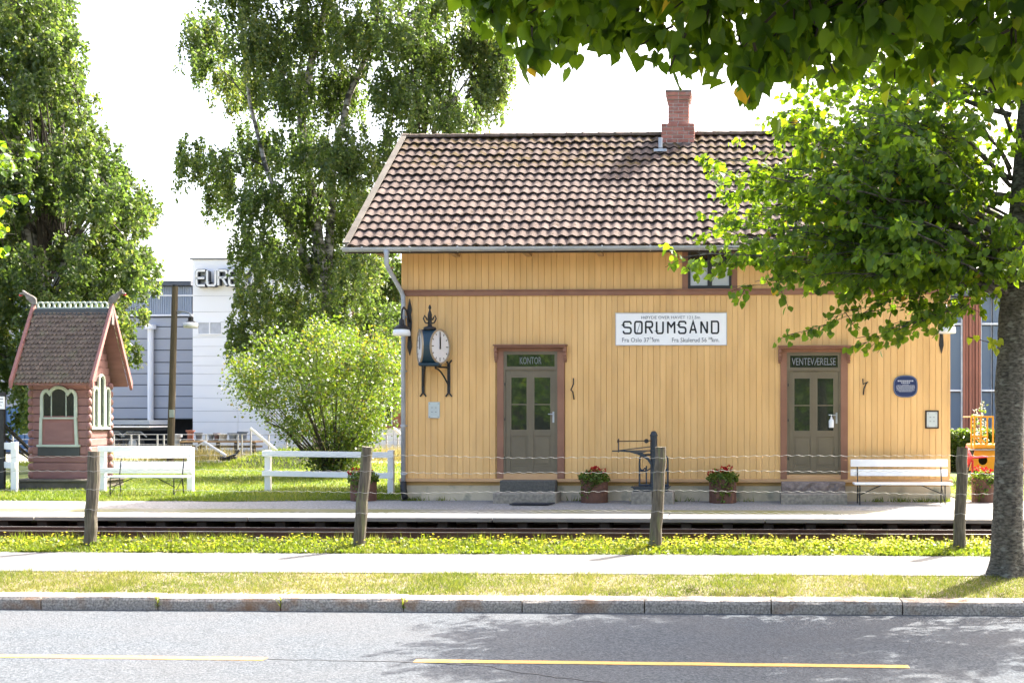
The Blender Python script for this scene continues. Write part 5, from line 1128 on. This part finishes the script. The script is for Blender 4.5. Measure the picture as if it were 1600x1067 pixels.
def birch(name, label, base, trunks, clumps, nleaf, size, seed, hang, dz, poly=None):
    g = np.random.default_rng(seed); o = empty(name, base, label, 'tree', 'birch trees')
    for k, t in enumerate(trunks): MB().tube([p_ for p_, r in t], [r for p_, r in t], 12).build('trunk', BIRB, o, smooth=True)
    LP, LV = [], []; br = MB(); tot = sum(c[3]*c[4] for c in clumps)
    allp = [p_ for t in trunks for p_, r in t]
    for (px, py, Y, rx, rz) in clumps:
        c = np.array(P(px, py, Y)); n = int(nleaf*rx*rz/tot); ns_ = max(6, n//45)
        st_ = min(allp, key=lambda q: (q.x-c[0])**2+(q.y-c[1])**2+.5*(q.z-(c[2]-1.2))**2 + (9 if q.z > c[2]-.2 else 0) + (40 if abs(q.x-base[0]) > abs(c[0]-base[0])+.15 else 0))
        L_ = (Vector(c)-st_).length; mid = (np.array(st_)+c)/2+np.array((0,0,.12*L_))
        br.tube(bez(np.array(st_), mid, c+np.array((0,0,rz*.3)), 7), [max(.01,.008*L_*(1-i/6.6)) for i in range(7)], 5, cap=False)
        tone = g.normal(0,.09)
        d = g.normal(0,1,(ns_,3)); d /= np.linalg.norm(d,axis=1,keepdims=True); rad = g.random(ns_)**.5
        S0 = c+d*rad[:,None]*np.array((rx, rx*1.0, rz)); hl = hang*(.35+g.random(ns_))
        for k in range(0, ns_, 3):
            br.tube([tuple(c+(S0[k]-c)*.15), tuple(c+(S0[k]-c)*.6+np.array((0,0,.06))), tuple(S0[k])], [.012,.008,.004], 3, cap=False)
        m_ = max(1, n//ns_); t = g.random((ns_,m_))
        sway = g.normal(0,.12,(ns_,1,2)); LPk = np.empty((ns_,m_,3))
        LPk[...,0] = S0[:,None,0]+sway[...,0]*t*hl[:,None]+g.normal(0,.06,(ns_,m_)); LPk[...,1] = S0[:,None,1]+sway[...,1]*t+g.normal(0,.06,(ns_,m_)); LPk[...,2] = S0[:,None,2]-t*hl[:,None]+g.normal(0,.03,(ns_,m_))
        LP.append(LPk.reshape(-1,3)); LV.append(np.clip(g.beta(2,2,ns_*m_)+tone+np.repeat(g.normal(0,.08,ns_), m_), 0, 1))
    br.build('limbs', TWIG, o)['kind'] = 'stuff'
    Pn = np.vstack(LP); n = len(Pn); T = g.normal(0,.6,(n,3)); T[:,2] -= .8; Nn = g.normal(0,1,(n,3)); Nn[:,2] += .5
    leaf_mesh('crown', Pn, T, Nn, size*(.6+.8*g.random(n)), 'diamond', BIRCH, o, v=np.concatenate(LV), W=size*(.7+.5*g.random(n)))
    return o
CYB = 48.0; sc_ = CYB/F
CL = [(330,40,45,50),(400,50,60,60),(480,40,60,60),(560,40,60,60),(640,40,60,60),(312,88,22,26),(380,120,48,45),(450,130,55,60),(540,130,60,60),(620,130,60,60),(690,80,45,60),(745,60,40,45),(785,95,20,55),(700,165,42,40),(752,150,20,35),
      (296,232,30,32),(340,250,35,32),(400,215,45,48),(470,220,55,55),(550,230,60,60),(625,235,50,55),(352,295,30,34),(400,300,42,42),(470,310,55,55),(550,320,60,60),(610,315,40,45),(385,370,30,36),(430,390,50,45),(500,400,60,55),(580,400,55,55),(625,420,40,60),
      (392,455,36,36),(445,470,55,45),(530,480,60,55),(600,490,45,60),(372,508,28,34),(425,530,45,35),(615,565,25,50),(560,560,50,40),(480,540,50,40),(380,-40,70,60),(500,-60,80,60),(620,-60,80,60),(720,-30,60,50),(450,-150,90,70),(600,-160,90,70),(530,-260,90,70),(560,-340,60,50)]
clumps = []
gb = np.random.default_rng(2)
for px, py, rx, rz in CL:
    for rep in range(2): clumps.append((px+gb.normal(0,5), py+gb.normal(0,5), CYB+gb.uniform(-3.3,3.3)*min(1,(rx/45)), rx*sc_*.92, rz*sc_*.85))
for k in range(26): clumps.append((gb.uniform(640,800), gb.uniform(-20,190), CYB+gb.uniform(-1.5,1.5), 22*sc_, 26*sc_))
B0 = P(500, 730, CYB); B0.z = 0
t1 = [(Vector((B0.x,CYB,-.1)), .34)]+[(P(x, y, CYB), r) for x, y, r in ((502,640,.28),(508,520,.26),(502,420,.24),(492,330,.21),(476,250,.19),(470,180,.165),(488,90,.14),(506,20,.12),(520,-90,.09),(540,-230,.05),(550,-330,.02))]
t2 = [(P(506,500,CYB), .2)]+[(P(x, y, CYB+.5), r) for x, y, r in ((518,330,.17),(520,260,.15),(545,150,.12),(585,60,.10),(600,-60,.06))]
t3 = [(P(500,450,CYB), .15)]+[(P(x, y, CYB-.4), r) for x, y, r in ((450,350,.11),(415,260,.09),(390,160,.07),(380,60,.04))]
t4 = [(P(515,470,CYB), .14)]+[(P(x, y, CYB+.3), r) for x, y, r in ((600,330,.11),(660,240,.09),(700,170,.06),(740,110,.03))]
birch('birch_tree', 'tall weeping birch with pale trunk beside the yellow station', tuple(B0), [t1, t2, t3, t4], clumps, 240000, .14, 31, 1.15, 0)
LYB = 35.0; sc2 = LYB/F; polyl = [(-160,-120),(90,-120),(105,0),(108,60),(112,140),(118,175),(170,215),(205,260),(218,320),(222,400),(222,470),(200,500),(170,560),(60,640),(0,650),(-160,650)]
clumps = []
for px, py in sample_poly(polyl, 300): r = gb.uniform(28,48); clumps.append((px, py, LYB+gb.uniform(-2.8,2.8), r*sc2, r*sc2*.95))
L0_ = Vector((px2x(85, LYB), LYB, 0))
tl = [(Vector((L0_.x,LYB,-.1)), .33)]+[(P(x, y, LYB), r) for x, y, r in ((84,600,.28),(66,450,.24),(30,300,.2),(26,150,.16),(30,20,.12),(34,-100,.05))]
tl2 = [(P(72,520,LYB), .16)]+[(P(x, y, LYB-.5), r) for x, y, r in ((100,400,.07),(150,330,.045),(180,290,.02))]
tl3 = [(P(70,480,LYB), .16)]+[(P(x, y, LYB-.5), r) for x, y, r in ((-40,380,.08),(-90,250,.05),(-110,120,.02))]
birch('birch_tree', 'dense grey-green birch rising behind the red log kiosk', tuple(L0_), [tl, tl2, tl3], clumps, 260000, .12, 32, .55, 0)
# bush by the lawn
BYY = 33.0; g = np.random.default_rng(41); o = empty('lilac_bush', (px2x(520,BYY), BYY, 0), 'bright green rounded bush with several stems on the lawn', 'bush')
polb = [(362,600),(380,572),(352,596),(395,545),(400,520),(440,508),(465,515),(500,510),(540,520),(560,502),(585,530),(615,540),(625,575),(622,625),(600,650),(580,672),(568,700),(545,735),(515,742),(490,725),(478,690),(445,665),(415,640),(385,640)]
stm = MB(); LPs = []; LVs = []
root = np.array((px2x(520,BYY), BYY, 0.0))
for px, py in np.vstack([sample_poly(polb, 175), sample_poly([(480,675),(585,665),(556,738),(505,742),(492,720)], 26)]):
    w_ = max(.2, 1-((px-500)/150)**2)**.5; Y = BYY+g.uniform(-1.9,1.9)*w_*min(1, (745-py)/110); c = np.array(P(px, py, Y))
    mid = root*.45+c*.55+np.array((0,0,.15)); s0 = root+g.normal(0,.1,3)*np.array((1,1,0))
    if g.random() < .14: stm.tube(bez(s0, mid, c, 6), [.03,.024,.018,.012,.008,.004], 5, cap=False)
    n = 115; dd = g.normal(0,1,(n,3))*np.array((.20,.22,.20)); LPs.append(c+dd); LVs.append(np.clip(g.beta(2,2.4,n)+g.normal(0,.12), 0, 1))
for px, py in sample_poly([(340,600),(380,540),(440,495),(520,492),(575,485),(630,530),(636,600),(600,680),(400,670)], 70):
    Y = BYY+g.uniform(-1.2,1.2); c = np.array(P(px, py, Y)); n = 34; s1_ = c-(c-root)*.35; stm.tube([tuple(s1_), tuple(s1_*.5+c*.5+np.array((0,0,.03))), tuple(c)], [.009,.007,.004], 4, cap=False)
    tt = g.random(n)[:,None]**.5; LPs.append(c-(c-root)*.14*(1-tt)+g.normal(0,.07,(n,3))); LVs.append(np.clip(g.beta(2,2,n)+.1, 0, 1))
stm.tube([tuple(root), P(470,700,BYY), P(447,672,BYY-.3), P(415,658,BYY-.5)], [.06,.05,.035,.015], 6).tube([tuple(root), P(500,690,BYY), P(480,640,BYY)], [.07,.055,.03], 6).tube([tuple(root), P(540,690,BYY), P(575,650,BYY)], [.06,.045,.02], 6)
stm.build('stem', TWIG, o); Pn = np.vstack(LPs); n = len(Pn); keep = Pn[:,2] > .12; Pn = Pn[keep]; n = len(Pn); vv = np.concatenate(LVs)[keep]
leaf_mesh('crown', Pn, g.normal(0,.8,(n,3))+np.array((0,0,.1)), g.normal(0,1,(n,3))+np.array((0,-.2,.6)), .085*(.6+.7*g.random(n)), 'diamond', BUSH, o, v=vv)
# hedge at the right
HYY = 36.5; x0, x1 = px2x(1470, HYY), px2x(1760, HYY); zt_ = py2z(672, HYY, 1520); o = empty('hedge', ((x0+x1)/2, HYY, 0), 'clipped green hedge behind the yellow trolley', 'hedge')
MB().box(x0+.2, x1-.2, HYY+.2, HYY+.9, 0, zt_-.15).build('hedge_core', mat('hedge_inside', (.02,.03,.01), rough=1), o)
n = 15000; Pn = np.c_[x0+g.random(n)*(x1-x0), HYY+g.random(n)*1.2, zt_*np.maximum(g.random(n), g.random(n))+g.normal(0,.03,n)]; f = g.random(n) < .55; Pn[f,1] = HYY+.05+g.normal(0,.06,f.sum()); Pn[:,2] = np.maximum(Pn[:,2], .03)
leaf_mesh('hedge_leaves', Pn, g.normal(0,1,(n,3)), g.normal(0,1,(n,3))+np.array((0,-.3,.5)), .085, 'diamond', BUSH, o, v=np.clip(g.beta(2,3,n), 0, .85))
# tall white flower spikes before the hedge
for px, py, lab in ((1525,640,'shorter white flower spike beside the yellow railing'), (1536,626,'tall white flower spike rising behind the yellow railing')):
    Y = 31.8; a = P(px, 735, Y); a.z = 0; b = P(px, py, Y); o = empty('flower_spike', tuple(a), lab, 'plant'); MB().tube([a, b], [.015,.006], 5).build('stem', IVY, o)
    n = 130; t = .45+.55*g.random(n); Pn = np.array(a)+np.outer(t, np.array(b-a))+g.normal(0,.055,(n,3))*(1.3-t)[:,None]*1.6
    leaf_mesh('blossom', Pn[:90], g.normal(0,1,(90,3)), g.normal(0,1,(90,3)), .06, 'diamond', WFLW, o); leaf_mesh('leaves', Pn[90:], g.normal(0,1,(n-90,3)), g.normal(0,1,(n-90,3)), .10, 'diamond', IVY, o)
# weeds and grass
def grass(name, X, Y, h, wd, m, label=None, lean=.45, vb=(2,2), zoff=0, kind='stuff', gnd=None):
    n = len(X); g = np.random.default_rng(len(name)+n); z = gz(Y)+zoff if gnd is None else gnd
    Pn = np.c_[X, Y, z]; T = g.normal(0, lean, (n,3)); T[:,2] = 1; Nn = g.normal(0,1,(n,3)); Nn[:,2] *= .2
    o = leaf_mesh(name, Pn, T, Nn, h, 'blade', m, None, W=wd, v=np.clip(g.beta(*vb,n)+.25*np.sin(X*1.9+1.2*np.sin(Y*2.3))*.6, 0, 1)); o['kind'] = 'stuff'
    if label: o['label'] = label; o['category'] = 'grass'
    return o
g = np.random.default_rng(77)
def clumpy(n, x0, x1, y0, y1, k, s):
    c = np.c_[x0+g.random(k)*(x1-x0), y0+g.random(k)*(y1-y0)]; i = g.integers(0, k, n); return c[i,0]+g.normal(0,s,n), np.clip(c[i,1]+g.normal(0,s,n), y0, y1)
xa, ya = clumpy(46000, -11.5, 6, 14.80, 16.27, 1500, .08); xb, yb = -11.5+g.random(44000)*17.5, 14.86+g.random(44000)*1.3
X, Y = np.r_[xa, xb], np.r_[ya, yb]; pt = np.sin(X*1.3)+np.sin(X*3.1+1)+np.sin(X*.6+2); edge = 14.80+.09*(1+np.sin(X*2.7)*np.sin(X*7.1+1))*(.3+g.random(len(X))); k = (Y > edge) & (Y < 16.2+.05*np.sin(X*1.9)+.03*np.sin(X*6.7+2)); X, Y, pt = X[k], Y[k], pt[k]
h = .022+.045*g.random(len(X))**1.5+.02*(pt > 1)
grass('verge_grass', X, Y, h, .009, DRYG, 'short sunlit grass on the verge behind the kerb', .6, (1.7, 1.9))
xa, ya = clumpy(30000, -13, 7.5, 18.12, 18.98, 700, .10); h = .05+.085*g.random(len(xa))
grass('meadow_grass', xa, ya, h, .016, MEAD, 'taller yellow-green weeds along the track edge', .5, (2,2.6))
xa, ya = clumpy(26000, -13, 7.5, 18.12, 18.98, 900, .07); n = len(xa); bl = leaf_mesh('meadow_herbs', np.c_[xa, ya, gz(ya)+.015+.075*g.random(n)*np.clip((ya-18.15)*4,.3,1)], g.normal(0,.8,(n,3))+np.array((0,0,.3)), g.normal(0,.6,(n,3))+np.array((0,0,1)), .045*(.5+g.random(n)), 'diamond', MEAD, None, v=np.clip(g.beta(2,2.5,n),0,.9)); bl['kind'] = 'stuff'; bl['label'] = 'broad-leaved green herbs among the trackside weeds'; bl['category'] = 'herbs'
xa, ya = clumpy(3000, -13, 7.5, 18.9, 19.15, 120, .08); grass('trackside_weeds', xa, ya, .08+.14*g.random(len(xa)), .014, MEAD, 'sparse weeds growing beside the near rail', .4)
# yellow blooms
nf = 2600; xa, ya = clumpy(nf, -12, 7.5, 18.4, 19.02, 260, .14); dens = .25+.75/(1+np.exp(-(xa+3.2)*1.1)); k = g.random(nf) < dens; xa, ya = xa[k], ya[k]; nf = len(xa)
zf_ = gz(ya)+.07+.10*g.random(nf)**1.5; PB = np.repeat(np.c_[xa, ya, zf_], 5, 0); nb = len(PB); ang_ = np.tile(np.arange(5)*2*math.pi/5, nf)
fl = leaf_mesh('yellow_wildflowers', PB, np.c_[np.cos(ang_), np.sin(ang_), .35+0*ang_], np.tile((0,-.2,1), (nb,1)), .024, 'diamond', YFLW, None, W=.024); fl['kind'] = 'stuff'; fl['label'] = 'small yellow wildflowers along the railway edge'; fl['category'] = 'flowers'
stx = np.c_[xa, ya, gz(ya)]; s_ = leaf_mesh('flower_stalks', stx, np.tile((0.,0.,1.), (nf,1)), np.tile((0.,1.,0.), (nf,1)), zf_-gz(ya), 'blade', MEAD, None, W=.008); s_['kind'] = 'stuff'; s_['label'] = 'thin stalks of the yellow wildflowers'; s_['category'] = 'flowers'
# lawn
n = 62000; X = -18+g.random(n)*11.9; Y = 23.2+g.random(n)**1.5*17.5; k = (Y > np.vectorize(lawnf)(X)+.02) & ~((X > -6.5) & (Y > 23.4)); X, Y = X[k], Y[k]
k = ~((X > kx0-.2) & (X < kx1+.2) & (Y > 26.8) & (Y < 28.1)); X, Y = X[k], Y[k]
grass('lawn_grass', X, Y, .05+.06*g.random(len(X)), .02, GRASS, 'mown lawn between the kiosk and the station', .6, (2,2.6))
n = 9000; X = 4.7+g.random(n)*5; Y = 24+g.random(n)*9; grass('lawn_grass', X, Y, .05+.06*g.random(n), .02, GRASS, 'sunlit lawn patch right of the house', .6)
n = 14000; X = -26+g.random(n)*21; Y = 45.5+g.random(n)*4.5; k = np.sin(X*1.1)+np.sin(X*.43+1)+g.normal(0,.7,n) > -.2; X, Y = X[k], Y[k]
grass('straw_grass', X, Y, .25+.45*g.random(len(X)), .03, STRAW, 'tall straw-coloured grass before the far yard fence', .3)
mx_ = at(455,742,39.5).x; n = 5000; X = mx_+g.uniform(-2.5,2.5,n); Y = 39.7+g.uniform(-1.7,1.3,n); rr_ = np.hypot((X-mx_)/2.6*.95, (Y-39.7)/1.8); grass('mound_grass', X, Y, .08+.12*g.random(n), .025, GRASS, 'grass growing over the low earth mound', .5, (2,3), gnd=np.cos(np.minimum(1,rr_)*math.pi/2)**1.3*.6-.03)
n = 9000; X = -26+g.random(n)*30; Y = 40+g.random(n)*3.2; grass('rough_grass', X, Y, .10+.14*g.random(n), .025, GRASS, 'rough grass behind the lawn', .5, (2.5,2))
# weeds at the foot of the wall, in kerb joints and by the fence
xs, ys = [], []
for px, nn in ((640,60),(655,40),(690,20),(905,25),(1000,20),(1050,30),(1080,15),(1165,15),(1370,40),(1410,60),(1440,70),(1478,50),(1465,40)):
    xs.append(px2x(px,23.5)+g.normal(0,.1,nn)); ys.append(23.5+g.normal(0,.05,nn))
X, Y = np.concatenate(xs), np.minimum(np.concatenate(ys), 23.6); grass('wall_weeds', X, Y, .05+.10*g.random(len(X)), .02, GRASS, 'small weeds along the foot of the concrete base', .6)
xs = np.concatenate([px2x(px,14.47)+g.normal(0,.012,26) for px in (247,439,631)]); grass('kerb_weeds', xs, 14.44+g.random(len(xs))*.06, .05+.05*g.random(len(xs)), .016, MEAD, 'little weeds sprouting from the kerb joints', .6, gnd=-.70+g.random(len(xs))*.12)
# street trees behind the photographer, mirrored in the door glass
for k, (x, y, h, r, lab) in enumerate(((-10,-9,8.5,3.8,'round street tree behind the viewpoint, left'),(4.4,-10,9,3.8,'round street tree behind the viewpoint, middle'),(13,-9,8,3.2,'round street tree behind the viewpoint, right'))):
    o = empty('street_tree', (x, y, -.7), lab, 'tree', 'street trees behind the viewpoint'); MB().tube([(x,y,-.8),(x,y,2),(x+.1,y,h-1)], [.22,.17,.05], 10).build('trunk', BARK, o)
    n = 5200; d = g.normal(0,1,(n,3)); d /= np.linalg.norm(d,axis=1,keepdims=True); rr = g.random(n)**.45*(1+.18*np.sin(d[:,0]*7+k)*np.sin(d[:,2]*9)); Pn = np.array((x,y,h*.58))+d*rr[:,None]*np.array((r,r,h*.48))
    leaf_mesh('crown', Pn, g.normal(0,1,(n,3)), g.normal(0,1,(n,3))+np.array((0,0,.5)), .26, 'lime', LIME, o, v=np.clip(g.beta(2,2,n), 0, .95))
